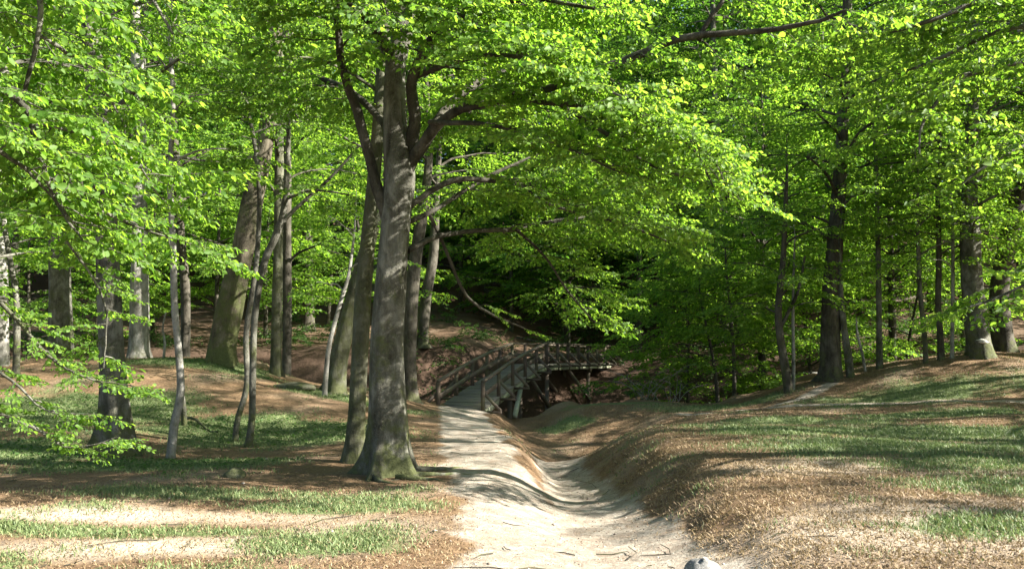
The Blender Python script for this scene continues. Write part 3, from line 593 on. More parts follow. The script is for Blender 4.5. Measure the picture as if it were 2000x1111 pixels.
m_f, nt_f, pb_f, _ = new_mat('fungus_white'); nf_ = noise(nt_f, None, 18); nt_f.links.new(mix(nt_f, nf_.outputs[0], (.5, .47, .4), (.78, .76, .7)), pb_f.inputs['Base Color'])
fm.build('bracket_fungus', m_f, right_tree, smooth=True)

# saplings in the left foreground
tree('sapling', 'wavy grey sapling rising beside the root-flared tree at the left', [(332, 888, 14.6, 18), (340, 830, 14.6, 16), (352, 770, 14.6, 15), (350, 700, 14.6, 14), (341, 600, 14.6, 14), (338, 480, 14.6, 12), (332, 340, 14.6, 11), (338, 200, 14.6, 9), (330, 60, 14.6, 7)], BARK_PALE, dict(kit=SP_HERO, n=9, h0=.62, top=8, reach=1.7, sub=.9, spgap=.35, gap=.4), seed=51, flare=.1, seg=10)
tree('sapling', 'short thin stem leaning on the wavy grey sapling', [(361, 822, 17.6, 13), (358, 790, 17.4, 11), (352, 755, 17, 9), (346, 700, 16.6, 7), (340, 640, 16, 4)], BARK, None, seed=52, flare=.08, seg=8)
tree('sapling', 'left stem of the thin crossing pair in front of the leaning brown trunk', [(459, 860, 16.4, 13), (464, 820, 16.4, 12), (482, 750, 16.4, 11), (481, 650, 16.4, 11), (500, 520, 16.4, 10), (507, 400, 16.4, 9), (500, 300, 16.4, 8), (480, 190, 16.4, 6)], BARK, dict(kit=SP_HERO, n=7, h0=.72, top=8, reach=1.6, sub=.9, spgap=.35, gap=.4), seed=53, flare=.1, seg=10)
tree('sapling', 'right stem of the thin crossing pair, arching over to the right', [(483, 872, 16, 16), (492, 820, 16, 13), (494, 720, 16, 13), (498, 620, 16, 12), (514, 520, 16, 14), (538, 462, 16, 15), (552, 420, 16, 13), (560, 350, 16, 10), (564, 220, 16, 7)], BARK, dict(kit=SP_HERO, n=7, h0=.72, top=8, reach=1.6, sub=.9, spgap=.35, gap=.4), seed=54, flare=.1, seg=10,
    limbs=[([(545, 440, 16, 9), (590, 395, 16, 8), (640, 350, 16, 6), (700, 285, 16, 4)], dict(gap=.4, sub=.8, spgap=.3)), ([(555, 390, 16, 6), (610, 372, 15.8, 5), (680, 380, 15.5, 3)], dict(gap=.35, sub=.7, spgap=.3))])
tree('sapling', 'pale curving sapling left of the short mossy leaning trunk', [(634, 738, 22, 11), (642, 680, 22, 9), (662, 600, 22, 8), (680, 540, 22, 7), (690, 470, 22, 5)], BARK_PALE, dict(CM, n=7, h0=.5, top=6, reach=1.4, sub=.8), seed=55, flare=.1, seg=8)
tree('sapling', 'thin grey stem near the left edge of the picture', [(34, 690, 22, 14), (33, 600, 22, 12), (22, 520, 22, 10), (8, 440, 22, 9), (2, 380, 22, 8), (-5, 250, 22, 6)], BARK, dict(CM, n=9, h0=.4, top=8, reach=2), seed=56, flare=.1, seg=8)
tree('sapling', 'tiny forked bare stem left of the leaning brown trunk', [(319, 698, 25, 6), (322, 670, 25, 5), (318, 640, 25, 4), (324, 610, 25, 3)], BARK_PALE, None, seed=57, flare=.05, seg=6)

# the tree just outside the left edge whose boughs hang into the picture
NL = dict(gap=.13, sub=.58, spgap=.17, scale=.85, sub_r=.45, droop=-.45)
tree('beech_tree', 'near beech whose yellow-green hanging boughs fill the left edge', [('w', -4.9, 5.6, 0, .24), ('w', -4.9, 5.6, 2, .21), ('w', -4.8, 5.7, 4, .18), ('w', -4.9, 5.7, 7, .12)],
    BARK, dict(kit=SP_NEAR, n=6, h0=.62, top=9, reach=2.6, gap=.4, sub=1, spgap=.35), seed=61, seg=14, limbs=[
    ([(-420, 120, 5.7, 40), (-200, 90, 5.7, 26), (-40, 150, 5.8, 18), (50, 212, 5.8, 14), (80, 330, 5.9, 10), (110, 410, 6.0, 6), (150, 470, 6.0, 4)], dict(NL, start=.35)),
    ([(-420, 20, 5.7, 40), (-150, -60, 5.7, 24), (20, -80, 5.8, 15), (90, 30, 5.8, 11), (62, 190, 5.9, 8)], dict(NL, start=.35)),
    ([(-420, -60, 5.7, 40), (-100, -180, 6.0, 24), (120, -160, 6.4, 15), (260, -60, 6.7, 9), (340, 60, 6.8, 5)], dict(NL, start=.4)),
    ([(-420, 160, 5.3, 30), (-180, 200, 5.4, 18), (-30, 290, 5.6, 11), (70, 360, 5.8, 7), (150, 450, 6.0, 3)], dict(NL, start=.35)),
    ([(-420, 60, 6.4, 30), (-100, 40, 6.8, 18), (60, 60, 7.2, 11), (180, 150, 7.6, 7), (250, 260, 7.9, 4)], dict(NL, start=.35)),
    ([(90, 340, 5.9, 7), (170, 400, 6.2, 5), (260, 440, 6.4, 4), (360, 470, 6.6, 3), (410, 492, 6.7, 2)], dict(NL, start=.15, sub=.34, scale=.7)),
    ([(60, 240, 5.8, 8), (150, 260, 6.2, 6), (250, 300, 6.6, 4), (310, 380, 6.8, 3)], dict(NL, start=.15, sub=.5)),
    ([(-400, 330, 5.6, 30), (-180, 420, 5.5, 16), (-30, 560, 5.5, 9), (100, 690, 5.5, 6), (180, 735, 5.5, 4), (262, 745, 5.5, 2)], dict(NL, start=.55, sub=.13, gap=.12, spgap=.3, scale=.40)),
    ([(-380, 420, 5.4, 24), (-200, 640, 5.3, 12), (-60, 780, 5.3, 8), (60, 845, 5.3, 5), (130, 885, 5.3, 3), (212, 868, 5.3, 2)], dict(NL, start=.6, sub=.12, gap=.12, spgap=.3, scale=.38)),
    ([(-400, 600, 5.5, 14), (-150, 680, 5.4, 8), (0, 720, 5.3, 6), (80, 790, 5.3, 3), (160, 800, 5.3, 2)], dict(NL, start=.55, sub=.13, gap=.12, spgap=.3, scale=.40)),
    ([(130, 470, 6.0, 5), (190, 560, 6.1, 4), (205, 640, 6.1, 3), (200, 715, 6.1, 2)], dict(NL, start=.1, sub=.14, gap=.12, spgap=.3, scale=.5)),
    ([(-40, 150, 5.8, 12), (60, 120, 6.1, 8), (180, 150, 6.5, 5), (250, 200, 6.7, 4)], dict(NL, start=.1, sub=.55)),
])
# trees just outside the right edge, their boughs reach in at the top right
NR = dict(gap=.2, sub=1.05, spgap=.24, scale=1.0)
tree('beech_tree', 'near beech reaching leafy boughs in from the upper right', [('w', 8.9, 10.5, 0, .32), ('w', 8.8, 10.5, 3, .27), ('w', 8.7, 10.4, 6, .22), ('w', 8.7, 10.3, 9, .15)],
    BARK, dict(kit=SP_HERO, n=6, h0=.62, top=10, reach=2.6, gap=.6, sub=1.2, spgap=.5, keep=.6), seed=62, seg=16, limbs=[
    ([(2350, 60, 10.4, 24), (2150, -20, 10.3, 18), (1980, -30, 10.2, 13), (1850, 30, 10.2, 10), (1740, 60, 10.3, 7), (1640, 40, 10.5, 5)], dict(NR, start=.25)),
    ([(2350, 190, 10.5, 24), (2160, 110, 10.4, 18), (2000, 120, 10.3, 12), (1880, 150, 10.2, 9), (1800, 230, 10.1, 6), (1790, 300, 10, 3)], dict(NR, start=.3)),
    ([(2350, 300, 10.5, 22), (2180, 260, 10.2, 15), (2050, 270, 10.0, 10), (1950, 310, 9.9, 7), (1880, 360, 9.9, 4)], dict(NR, start=.3, sub=.8)),
    ([(2350, 420, 10.5, 18), (2200, 460, 10.2, 12), (2080, 520, 10, 9), (1980, 570, 10, 6), (1900, 600, 10, 4)], dict(NR, start=.45, sub=.55)),
    ([(2350, -60, 10.4, 24), (2100, -150, 10.6, 18), (1900, -160, 10.9, 13), (1720, -110, 11.2, 9), (1560, -60, 11.5, 6)], dict(NR, start=.3)),
    ([(2120, 40, 10.3, 14), (1950, 60, 11.3, 10), (1820, 120, 12.2, 8), (1700, 160, 13, 5)], dict(NR, start=.2)),
])
# ------------------------------------------------------------------ understorey around the ravine: small layered beeches
US = dict(kit=SP_MID, scale=1.1, gap=.5, sub=1.5, spgap=.42)
under = [ # px, py(base), d, top height above eye level row, reach, label
    (1400, 775, 32, 7.0, 3.2, 'layered young beech in the dark hollow, closest to the right end of the bridge'),
    (1345, 760, 36, 8.5, 4.0, 'taller layered beech in the dark hollow right of the bridge'),
    (1430, 770, 31, 7.0, 3.6, 'bushy young beech at the hollow, left of the slim forked trunk'),
    (1110, 640, 46, 9.5, 4.4, 'layered beech on the far bank above the bridge deck'),
    (1580, 700, 34, 8.0, 3.6, 'young beech in the gap left of the stout dark trunk'),
    (1760, 690, 35, 8.0, 3.8, 'young beech behind the thin stems of the right crest'),
    (700, 650, 38, 9.0, 4.0, 'young beech across the ravine behind the short mossy leaning trunk'),
    (420, 650, 38, 9.5, 4.2, 'young beech across the ravine behind the brown leaning trunk'),
    (190, 660, 36, 9.0, 4.0, 'young beech across the ravine behind the thick root-flared tree'),
    (60, 650, 34, 8.5, 4.0, 'young beech across the ravine by the left edge'),
    (1880, 650, 40, 10, 4.2, 'young beech across the hollow behind the fungus-bearing trunk'),
    (1000, 620, 48.5, 10.5, 4.6, 'layered beech on the far bank straight above the bridge ramp'),
    (520, 640, 41, 9.5, 4.2, 'young beech across the ravine between the leaning brown trunk and the slim straight pair'),
    (640, 620, 46, 10, 4.6, 'young beech on the far slope right of the distant dark trunk'),
    (300, 650, 40, 9.5, 4.2, 'young beech across the ravine just right of the pale dappled trunk'),
    (900, 560, 52, 11, 4.5, 'slender beech on the far brown slope above the bridge foot'),
    (1480, 640, 44, 11, 4.8, 'beech on the slope beyond the dark hollow'),
    (1680, 600, 48, 11, 4.8, 'beech on the slope beyond the stout dark trunk'),
]
for i, (px, py, d, top, reach, lab) in enumerate(under):
    x = (px-1000)/F*d; z = H(x, d); g = np.random.default_rng(400+i)
    r = .012*top
    tree('young_tree', lab, [('w', x, d, z, r), ('w', x+g.normal(0, .1), d, z+top*.35, r*.8), ('w', x+g.normal(0, .25), d+g.normal(0, .2), z+top*.75, r*.45)],
         BARK_DARK, dict(US, n=24, h0=(.36 if px > 1200 and d < 40 else .16), top=z+top, reach=reach, el=.25, scale=1.1 if d < 40 else 1.35, gap=.5 if d < 40 else .6), seed=500+i, flare=.12, seg=8)

for i, (x, y, lab) in enumerate(((10.3, 35.5, 'tall beech rising out of the dark hollow right of the bridge'), (16.2, 36.5, 'tall beech in the hollow behind the thin stems of the right crest'), (6.9, 46.5, 'tall beech just beyond the far end of the bridge'))):
    z = H(x, y); tree('beech_tree', lab, [('w', x, y, z, .2), ('w', x+.1, y, z+6, .17), ('w', x+.3, y+.2, z+12, .1)], BARK_DARK, dict(CM, n=34, h0=.38, top=z+17, reach=5.5, scale=1.3), seed=560+i, seg=12)  # the two beeches in the hollow are added to shade the far bank
# ------------------------------------------------------------------ the wood on the far slope: four kinds, copied
protos = []
for i in range(5):
    top = [22, 25, 20, 17, 24][i]; x, y = [(-14, 52), (3, 60), (17, 55), (-4, 70), (25, 63)][i]; z = H(x, y); r = .011*top
    protos.append(tree('beech_tree', 'tall beech in the dense wood covering the far slope', [('w', x, y, z, r), ('w', x+.2, y, z+top*.3, r*.8), ('w', x+.1, y+.3, z+top*.7, r*.5)],
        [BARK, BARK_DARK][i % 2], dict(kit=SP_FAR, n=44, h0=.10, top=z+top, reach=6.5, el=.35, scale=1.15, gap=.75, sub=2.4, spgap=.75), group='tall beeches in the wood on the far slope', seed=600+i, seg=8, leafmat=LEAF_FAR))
gq = np.random.default_rng(77); spots = []
for row, (yy, step) in enumerate(((50, 7.5), (58, 7), (66, 7.5), (76, 8.5), (89, 11), (103, 12), (118, 14))):
    wdt = yy*.62+12; xx = -wdt + gq.uniform(0, step)
    while xx < wdt:
        spots.append((xx + gq.normal(0, 1.2), yy + gq.normal(0, 1.8))); xx += step*gq.uniform(.8, 1.2)
k = 0
for (x, y) in spots:
    if y < 56 and -9 < x < 2: continue
    if any(math.hypot(x-p.location.x, y-p.location.y) < 3 for p in protos): continue
    copy_tree(protos[k % 5], (x, y, H(x, y)), gq.uniform(0, 6.28), gq.uniform(1.0, 1.35)*(1.12 if y > 62 else 1)); k += 1

# ------------------------------------------------------------------ trees off to the right and behind, whose shade dapples the ground
shade = [(18.5, 6.5, 10, 3.4), (14.5, 15.5, 11, 4.0), (23, 17, 14, 5), (31, 2, 14, 4.6), (28, 9, 16, 5), (31, 21, 17, 5.5), (24, 26, 16, 5.5), (19.5, 21.5, 14, 5), (25, 31, 17, 6), (29, 36, 18, 6)]
tall = [(13.5, 20.5, 17, 6.5), (12.8, 13.5, 16, 4.6), (17, 27, 18, 5), (19.5, 18.5, 20, 6)]      # high crowns on bare stems
def shade_tree(x, y, top, reach, h0, n, seed, label, group):
    z = H(x, y); r = .015*top
    return tree('beech_tree', label, [('w', x, y, z, r), ('w', x+.1, y, z+top*.4, r*.8), ('w', x, y+.2, z+top*.8, r*.4)], BARK,
        dict(kit=SP_MID, n=n, h0=h0, top=z+top, reach=reach, scale=1.2, gap=.65, sub=1.5, spgap=.55, keep=.85), group=group, seed=seed, seg=10)
LB = ('tall beech beyond the right edge casting shade over the clearing', 'tall beeches right of the clearing')
sp = [shade_tree(*shade[i], .26, 24, 700+i, *LB) for i in range(3)]
for i, (x, y, top, reach) in enumerate(shade[3:]):
    copy_tree(sp[i % 3], (x, y, H(x, y)), i*1.3, top/[10, 11, 14][i % 3])
for i, a in enumerate(tall): shade_tree(*a, .48, 30, 710+i, *LB)
for i, (x, y) in enumerate([(-14, 12), (-13, 20), (-19, 26), (-17, 4), (-20, 17), (-24, 34)]):
    copy_tree(sp[i % 3], (x, y, H(x, y)), 1+i*1.7, 1.0, 'tall beech flanking the clearing near its edge')['group'] = 'tall beeches flanking the clearing'

# ------------------------------------------------------------------ the footbridge
def bridge():
    A = np.array([-1.66, 27.6]); B = np.array([.72, 36.0]); Cc = np.array([4.6, 45.2]); zA, zB = -.03, 1.34; hw = .76
    base = thing('footbridge', 'weathered timber footbridge with railings ramping up over the dark ravine', 'bridge', (A[0], A[1], zA))
    d1 = (B-A)/np.linalg.norm(B-A); d2 = (Cc-B)/np.linalg.norm(Cc-B); n1 = np.array([d1[1], -d1[0]]); n2 = np.array([d2[1], -d2[0]]); nm = (n1+n2)/2; nm /= np.linalg.norm(nm)
    def sec(t):      # t 0..1 ramp, 1..2 level: centre, side normal, z
        if t <= 1: c = A*(1-t)+B*t; return c, (n1 if t < .97 else nm), zA*(1-t)+zB*t + .10*math.sin(math.pi*t)
        c = B*(2-t)+Cc*(t-1); return c, (n2 if t > 1.03 else nm), zB
    def pt(t, s, h): c, n, z = sec(t); q = c+n*s*hw; return np.array([q[0], q[1], z+h])
    dk = MB()
    L1 = np.linalg.norm(B-A); L2 = np.linalg.norm(Cc-B); n = int(L1/.15)
    for i in range(n): c, nn, z = sec((i+.5)/n); z2 = z + .006*math.sin(i*2.3); a = c-nn*(hw+.06); b = c+nn*(hw+.06); box_between(dk, (*a, z2), (*b, z2), .135, .05)
    m = int(L2/.15)
    for i in range(m): c, nn, z = sec(1+(i+.5)/m); a = c-nn*(hw+.06); b = c+nn*(hw+.06); box_between(dk, (*a, z+.004*math.sin(i*1.9)), (*b, z), .135, .05)
    dk.build('deck', WOOD_DECK, base)
    for s in (-1, 1):
        bm_ = MB()
        ts = list(np.linspace(0, 1, 6)) + list(np.linspace(1.2, 2, 5))
        for a, b in zip(ts[:-1], ts[1:]): box_between(bm_, pt(a, s*1.0, -.13), pt(b, s*1.0, -.13), .09, .20)
        bm_.build('edge_beam', WOOD_PALE_GREEN if s > 0 else WOOD, base)  # sunlit look of the right-hand beam is put into its paler timber colour
        for nm_, h, hh, mt in (('handrail', .90, .07, WOOD_RAIL), ('mid_rail', .42, .16, WOOD_RAIL)):
            q = MB(); tt = [0, .5, 1] ; off = 1.0 if nm_ == 'handrail' else .93
            for a, b in zip([0, .34, .67], [.34, .67, 1.0]): box_between(q, pt(a, s*off, h), pt(b, s*off, h), .13 if nm_ == 'handrail' else .05, hh)
            for a, b in zip([1, 1.33, 1.66], [1.33, 1.66, 2.0]): box_between(q, pt(a, s*off, h), pt(b, s*off, h), .13 if nm_ == 'handrail' else .05, hh)
            q.build(nm_, mt, base)
        for t in list(np.linspace(0, 1, 6)) + list(np.linspace(1, 2, 8))[1:]:
            q = MB(); box_between(q, pt(t, s, -.25), pt(t, s, .868), .13, .13, up=(0, 1, 0)); q.build('post', WOOD, base)
            if True:
                q = MB(); box_between(q, pt(t, s*1.82, -.07), pt(t, s*1.07, -.07), .08, .08); q.build('outrigger', WOOD, base)
                q = MB(); box_between(q, pt(t, s*1.78, -.03), pt(t, s*1.09, .50), .075, .09); q.build('brace', WOOD_RAIL, base)
    for t in (.42, 1.05, 1.62):
        for s in (-.8, .8):
            q = MB(); p = pt(t, s, -.25); box_between(q, (p[0], p[1], H(p[0], p[1])-.2), p, .17, .17, up=(0, 1, 0)); q.build('support_post', WOOD_RAIL, base)
            if t > 1:
                a = pt(t-.32, s, -.24); q = MB(); box_between(q, (p[0]+.1*s, p[1]-.1, p[2]-1.5), (a[0]+.1*s, a[1], a[2]), .11, .13); q.build('strut', WOOD_RAIL, base)
        q = MB(); a = pt(t, -1, -.31); b = pt(t, 1, -.31); box_between(q, a, b, .16, .14); q.build('cross_beam', WOOD, base)
    for s in (.95,):
        a = pt(.55, s, -.24); b = W(1006, 812, 29.2); q = MB(); box_between(q, b, a, .15, .15); q.build('strut', WOOD_PALE_GREEN, base)
    tp = MB(); p = pt(0, 1, .30); box_between(tp, p + (-.03, -.055, 0), p + (-.03, -.055, .14), .07, .012, up=(0, 1, 0))
    mm, nt, pb, _ = new_mat('blue_marker'); nt.links.new(mix(nt, noise(nt, None, 30).outputs[0], (.05, .14, .24), (.12, .25, .36)), pb.inputs['Base Color']); tp.build('trail_marker', mm, base)
bridge()

# ------------------------------------------------------------------ small things on the ground
def rock(name, label, cat, c, r, mat, seed, flat=.6, n=(18, 12)):
    g = np.random.default_rng(seed); th = np.linspace(0, 2*math.pi, n[0], endpoint=False); ph = np.linspace(.02, math.pi-.02, n[1])
    T, P = np.meshgrid(th, ph); a = g.uniform(0, 6.28, 4)
    rr = 1 + .10*np.sin(2*T+a[0])*np.sin(P) + .08*np.sin(3*T+a[1]+2*P) + .05*np.sin(5*T+a[2]-3*P)
    V = np.stack([r[0]*rr*np.sin(P)*np.cos(T), r[1]*rr*np.sin(P)*np.sin(T), r[2]*rr*np.cos(P)], -1).reshape(-1, 3) + np.array(c)
    i = np.arange(n[1]-1)[:, None]*n[0]; j = np.arange(n[0])[None]; j2 = (j+1) % n[0]
    m = MB(); m.add(V, np.stack([i+j, i+n[0]+j, i+n[0]+j2, i+j2], -1).reshape(-1, 4)); o = m.build(name, mat, None, smooth=True); return tag(o, label, cat)
ms, nt, pb, _ = new_mat('grey_stone'); tcn = N(nt, 'ShaderNodeTexCoord'); nn = noise(nt, tcn.outputs['Object'], 9, 10, .75); n2_ = noise(nt, tcn.outputs['Object'], 60, 3)
nt.links.new(mix(nt, ramp(nt, [(.55, (0, 0, 0)), (.7, (1, 1, 1))], n2_.outputs[0]).outputs[0], ramp(nt, [(.3, (.07, .07, .065)), (.7, (.24, .23, .21))], nn.outputs[0]).outputs[0], (.36, .35, .32)), pb.inputs['Base Color'])
bp = N(nt, 'ShaderNodeBump'); bp.inputs['Distance'].default_value = .02; nt.links.new(nn.outputs[0], bp.inputs['Height']); nt.links.new(bp.outputs[0], pb.inputs['Normal']); pb.inputs['Roughness'].default_value = .9
p = W(1372, 1108, 6.6); rock('stone', 'rounded grey stone at the foot of the right bank, bottom edge', 'stone', (p[0], p[1], -.06), (.17, .15, .15), ms, 5)
rock('fallen_log', 'flat mossy log end on the slope, left of the short mossy leaning trunk', 'log', (*W(578, 750, 22.5)[:2], H(*W(578, 750, 22.5)[:2])+.05), (.58, .3, .14), BARK_MOSS, 6)
rock('tree_stump', 'low mossy stump in the shade left of the path-side beech', 'stump', (*W(458, 932, 11.6)[:2], .03), (.16, .16, .11), BARK_MOSS, 7)
m = MB(); a = W(362, 822, 18)[:2]; b = W(425, 832, 17)[:2]; pts = [(*(a*(1-t)+b*t), H(*(a*(1-t)+b*t))+.06+.05*math.sin(6*t)) for t in np.linspace(0, 1, 7)]; tube(m, pts, np.linspace(.035, .015, 7), 6); tag(m.build('fallen_branch', BARK, None, smooth=True), 'fallen grey branch on the slope right of the wavy sapling', 'branch')
for i, (px, d, L, a, lab) in enumerate(((1010, 45.5, 3.0, .3, 'dead limb lying on the far bank behind the bridge'), (700, 39.5, 2.6, -.2, 'dead limb on the far bank seen beside the path-side beech'), (1580, 30.5, 2.4, .15, 'pale fallen branch behind the slim forked trunk'), (1790, 30, 2.6, -.1, 'fallen branch lying behind the thin stems of the right crest'))):
    m = MB(); x0 = (px-1000)/F*d; g = np.random.default_rng(800+i); q = []
    for t_ in np.linspace(0, 1, 8): x = x0 + L*t_*math.cos(a); y = d + L*t_*math.sin(a) + .1*math.sin(5*t_); q.append((x, y, max(H(x, y), H(x0, d)-.3)+.09+.05*math.sin(4*t_)))
    tube(m, q, np.linspace(.07, .03, 8), 7); s_ = bough(q[4], a+.9, .35, .1, .9, g, 4); tube(m, s_, np.linspace(.025, .008, len(s_)), 5)
    tag(m.build('fallen_branch', BARK_PALE if i > 1 else BARK, None, smooth=True), lab, 'branch')
# roots creeping over the path edge from the beech
mr_ = MB(); g = np.random.default_rng(21)
for (x0, y0, a0, L) in ((-1.5, 11.9, -.1, 1.0), (-1.55, 11.7, -.5, .8), (-1.9, 11.65, -1.7, .6), (-1.35, 12.3, .35, .9)):
    q = []; a = a0; x, y = x0, y0
    for k in range(8):
        q.append((x, y, H(x, y) + .035*(1-k/5.5))); a += g.normal(0, .25); x += L/7*math.cos(a); y += L/7*math.sin(a)
    tube(mr_, smooth_poly(q, 3), np.linspace(.055, .012, 22), 7)
bt = [o for o in C.objects if o.name == 'beech_tree'][0]
mr_.build('surface_root', BARK, bt, smooth=True)
# bare arching shrub stems in the hollow
for i, (px, d, lab) in enumerate(((1315, 31, 'bare arching shrub stems in the dark hollow'), (1255, 31.5, 'bare tangled twigs close right of the bridge'), (1740, 31, 'bare twiggy shrub behind the right-hand crest'))):
    x = (px-1000)/F*d; g = np.random.default_rng(40+i); m = MB()
    for k in range(9):
        a = g.uniform(0, 6.28); q = bough((x+g.normal(0, .2), d+g.normal(0, .2), H(x, d)-.1), a, 1.35, .1, g.uniform(1.8, 3.2), g, 8, .15); tube(m, q, np.linspace(.018, .004, len(q)), 4)
        s_ = bough(q[5], a+1, .5, .1, .8, g, 4); tube(m, s_, np.linspace(.008, .003, len(s_)), 3)
    tag(m.build('bare_shrub', BARK_PALE, None), lab, 'shrub')

# undergrowth in the ravine and beyond: ground-hugging leafy sprays
g = np.random.default_rng(90); S = []
for _ in range(5200):
    x = g.uniform(-24, 24); y = np.interp(x, RX, RN) + g.uniform(.6, 15)
    if abs(x - np.interp(y, [27, 36, 45], [-1.6, .7, 4.6])) < 1.3: continue
    if wnoise(np.array([x]), np.array([y]), 1)[0] < (-.1 if x > 2 else .35): continue
    h = g.uniform(.05, 1.0 if x > 2 else .5)
    S.append((x, y, H(x, y)+h, g.uniform(0, 6.28), g.normal(-.05, .3), g.uniform(.5, 1.0)))
for _ in range(2600):
    x = g.uniform(-16, 26); y = np.interp(x, RX, RF) + g.uniform(1, 24)
    if wnoise(np.array([x*.8]), np.array([y*.8]), 1)[0] < (.0 if x > 3 else .6): continue
    S.append((x, y, H(x, y)+g.uniform(.05, .7), g.uniform(0, 6.28), g.normal(0, .3), g.uniform(.6, 1.2)))
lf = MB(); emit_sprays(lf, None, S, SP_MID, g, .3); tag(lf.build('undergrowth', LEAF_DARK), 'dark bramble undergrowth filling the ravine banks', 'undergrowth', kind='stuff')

# vectorised scatter on the ground
def scatter(n, y0, y1, seed, power=1.6, half=.66):
    g = np.random.default_rng(seed); y = y0 + (y1-y0)*g.random(n)**power; x = g.uniform(-1, 1, n)*(y*half + .6); return x, y, g
def flat_leaves(name, n, mat, seed, size, keepf, y0=4.2, y1=34, label=None, up=.35, zoff=.012, power=1.6):
    x, y, g = scatter(n, y0, y1, seed, power); sa, gr, dm, pl = masks(x, y); k = g.random(n) < keepf(sa, gr, dm, x, y)*(1 - .6*pl); x, y = x[k], y[k]
    z = height(x, y) + zoff + g.uniform(0, .012, len(x)); a = g.uniform(0, 6.28, len(x)); u = np.stack([np.cos(a), np.sin(a), g.normal(0, .22, len(x))], 1)
    nn = np.array([0, 0, 1.]) + g.normal(0, up, (len(x), 3)); V = leaf_geo(np.stack([x, y, z], 1), u, nn, size*g.uniform(.6, 1.2, len(x))*(1+y*.012), g)
    m = MB(); m.add(V.reshape(-1, 3), (np.arange(len(x))[:, None, None]*6 + LF[None]).reshape(-1, 4)); o = m.build(name, mat); tag(o, label, name.replace('_', ' '), kind='stuff'); return o
def litter_mat(name, a, b, c_):
    m, nt, pb, out = new_mat(name); geo = N(nt, 'ShaderNodeNewGeometry')
    r = ramp(nt, [(0, a), (.45, b), (.8, c_), (1, tuple(min(.8, q*1.5) for q in c_))], geo.outputs['Random Per Island']); nt.links.new(r.outputs[0], pb.inputs['Base Color']); pb.inputs['Roughness'].default_value = .75; return m
LIT = litter_mat('dry_leaf', (.055, .032, .02), (.12, .078, .042), (.19, .13, .075))
flat_leaves('leaf_litter', 300000, LIT, 1, .018, lambda s, gr, dm, x, y: (.35 + .65*sstep(-.5, .7, wnoise(x, y, 2) + .6*wnoise(x, y, 3)))*np.clip(.7 - .67*s - .4*gr, .015 + .10*((x > .5) & (y > 8)) + .22*sstep(.35, .9, wnoise(x*1.2, y*1.2, 2)*.6 + wnoise(x, y, 3)*.6), 1)*np.where(dm > .3, .15, 1), label='brown fallen beech leaves scattered over the woodland floor')
def blades(n, seed, dry):
    x, y, g = scatter(n, 4.4, 29, seed, 1.5); sa, gr, dm, pl = masks(x, y)
    pr = (.6*(1-sa)*(1-gr)*(x > 1.6) + .25*(1-sa)*(y < 11)) if dry else np.clip(gr*1.1-.05, 0, 1)**1.0*.8
    k = g.random(n) < pr*(dm < .2)*(.35 + .65*sstep(-.8, .6, wnoise(x*1.7, y*1.7, 3))); x, y = x[k], y[k]; n = len(x); z = height(x, y) - .01
    h = g.uniform(.02, .06, n)*(1+.012*y)*(.7 if dry else 1); a = g.uniform(0, 6.28, n); w = .0042*(1+.06*y); lean = g.uniform(.2, 1.0, n)*(1.7 if dry else 1); b = g.uniform(0, 6.28, n)
    dx, dy = np.cos(b)*lean*h, np.sin(b)*lean*h; P = np.stack([x, y, z], 1); s = np.stack([np.cos(a)*w, np.sin(a)*w, 0*w], 1)
    M1 = P + np.stack([dx*.35, dy*.35, h*.6], 1); T = P + np.stack([dx, dy, h], 1)
    V = np.stack([P-s, P+s, M1+s*.7, M1-s*.7, T], 1).reshape(-1, 3); m = MB(); i = np.arange(n)[:, None]*5
    m.add(V, (i + np.array([[0, 1, 2, 3]]))); m.f.append((i + np.array([[3, 2, 4]])).astype(np.int32))
    return tag(m.build('dry_grass' if dry else 'grass', DRY_M if dry else GRASS_M), 'sparse straw-coloured dead grass between the fallen leaves' if dry else 'short patchy green grass growing through the fallen leaves', 'grass', kind='stuff')
GRASS_M = leaf_mat('grass_blade', (.07, .115, .04), (.20, .24, .10), (.07, .14, .03), (.18, .24, .07), .28)
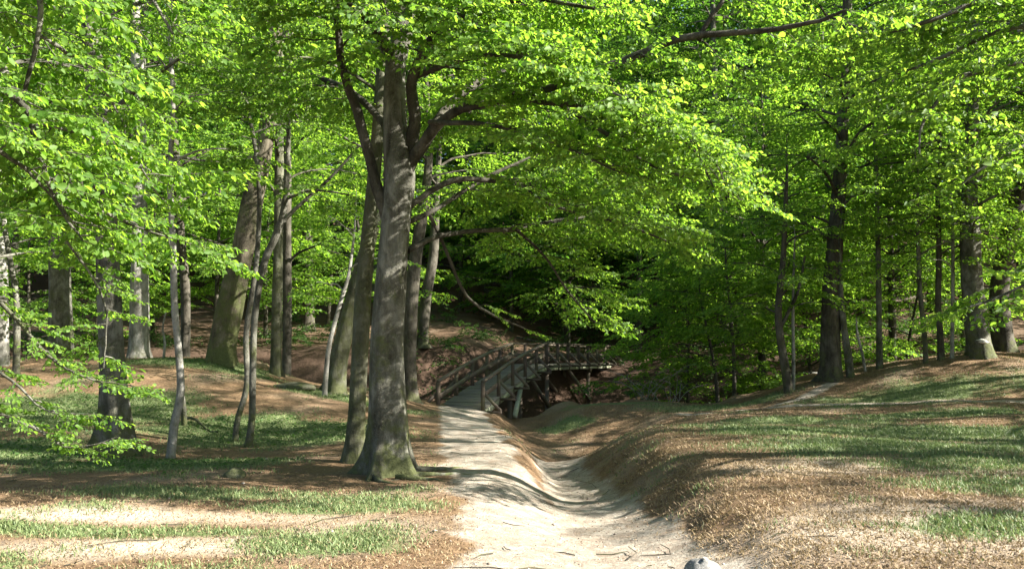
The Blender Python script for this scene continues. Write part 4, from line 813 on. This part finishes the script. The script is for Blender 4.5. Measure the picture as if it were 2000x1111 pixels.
DRY_M = leaf_mat('dry_grass_blade', (.17, .11, .055), (.34, .26, .15), (.16, .11, .04), (.30, .23, .11), .25)
blades(800000, 2, False); blades(600000, 4, True)
# small green herbs on the shaded left slope
flat_leaves('ground_cover', 60000, LEAF_DARK, 3, .05, lambda s, gr, dm, x, y: np.clip(gr*1.0-.3, 0, 1)*(1-s)*(x < -1.8)*(y > 11), y0=10, y1=28, label='low dark green herbs on the shaded left slope', up=.6, zoff=.03, power=1.1)
# twigs and bits on the path
g = np.random.default_rng(14); m = MB()
for _ in range(300):
    y = 5.2 + 20*g.random()**1.3; x = g.uniform(-.6, .6)*y; a = g.uniform(0, 6.28); L = g.uniform(.05, .3) + .4*(g.random() < .12)
    q = [(x + L*t*math.cos(a+t*.6), y + L*t*math.sin(a+t*.6), H(x + L*t*math.cos(a), y + L*t*math.sin(a))+.012) for t in (0, .5, 1)]; tube(m, q, [.005, .005, .003], 4)
tag(m.build('twig_litter', BARK_DARK), 'small dead twigs lying about the path', 'twigs', kind='stuff')

# grit and small stones on the worn sand
x, y, g = scatter(9000, 4.6, 20, 33, 1.3, .45); s_, gr, dm, pl = masks(x, y); k = g.random(len(x)) < .05 + .5*s_*(s_ > .2); x, y = x[k], y[k]; n = len(x); r = g.uniform(.003, .011, n)*(1 + (g.random(n) < .04)*1.8)
O = np.array([(1, 0, 0), (0, 1, 0), (-1, 0, 0), (0, -1, 0), (0, 0, .7), (0, 0, -.7)]); V = np.stack([x, y, height(x, y)+r*.2], 1)[:, None] + O[None]*r[:, None, None]*g.uniform(.7, 1.4, (n, 6, 1))
m = MB(); m.add(V.reshape(-1, 3), ((np.arange(n)*6)[:, None, None] + np.array([(0, 1, 4), (1, 2, 4), (2, 3, 4), (3, 0, 4), (1, 0, 5), (2, 1, 5), (3, 2, 5), (0, 3, 5)])[None]).reshape(-1, 3))
tag(m.build('grit', litter_mat('grit', (.10, .08, .06), (.24, .20, .16), (.38, .34, .29))), 'small stones and grit strewn on the worn sandy path', 'grit', kind='stuff')
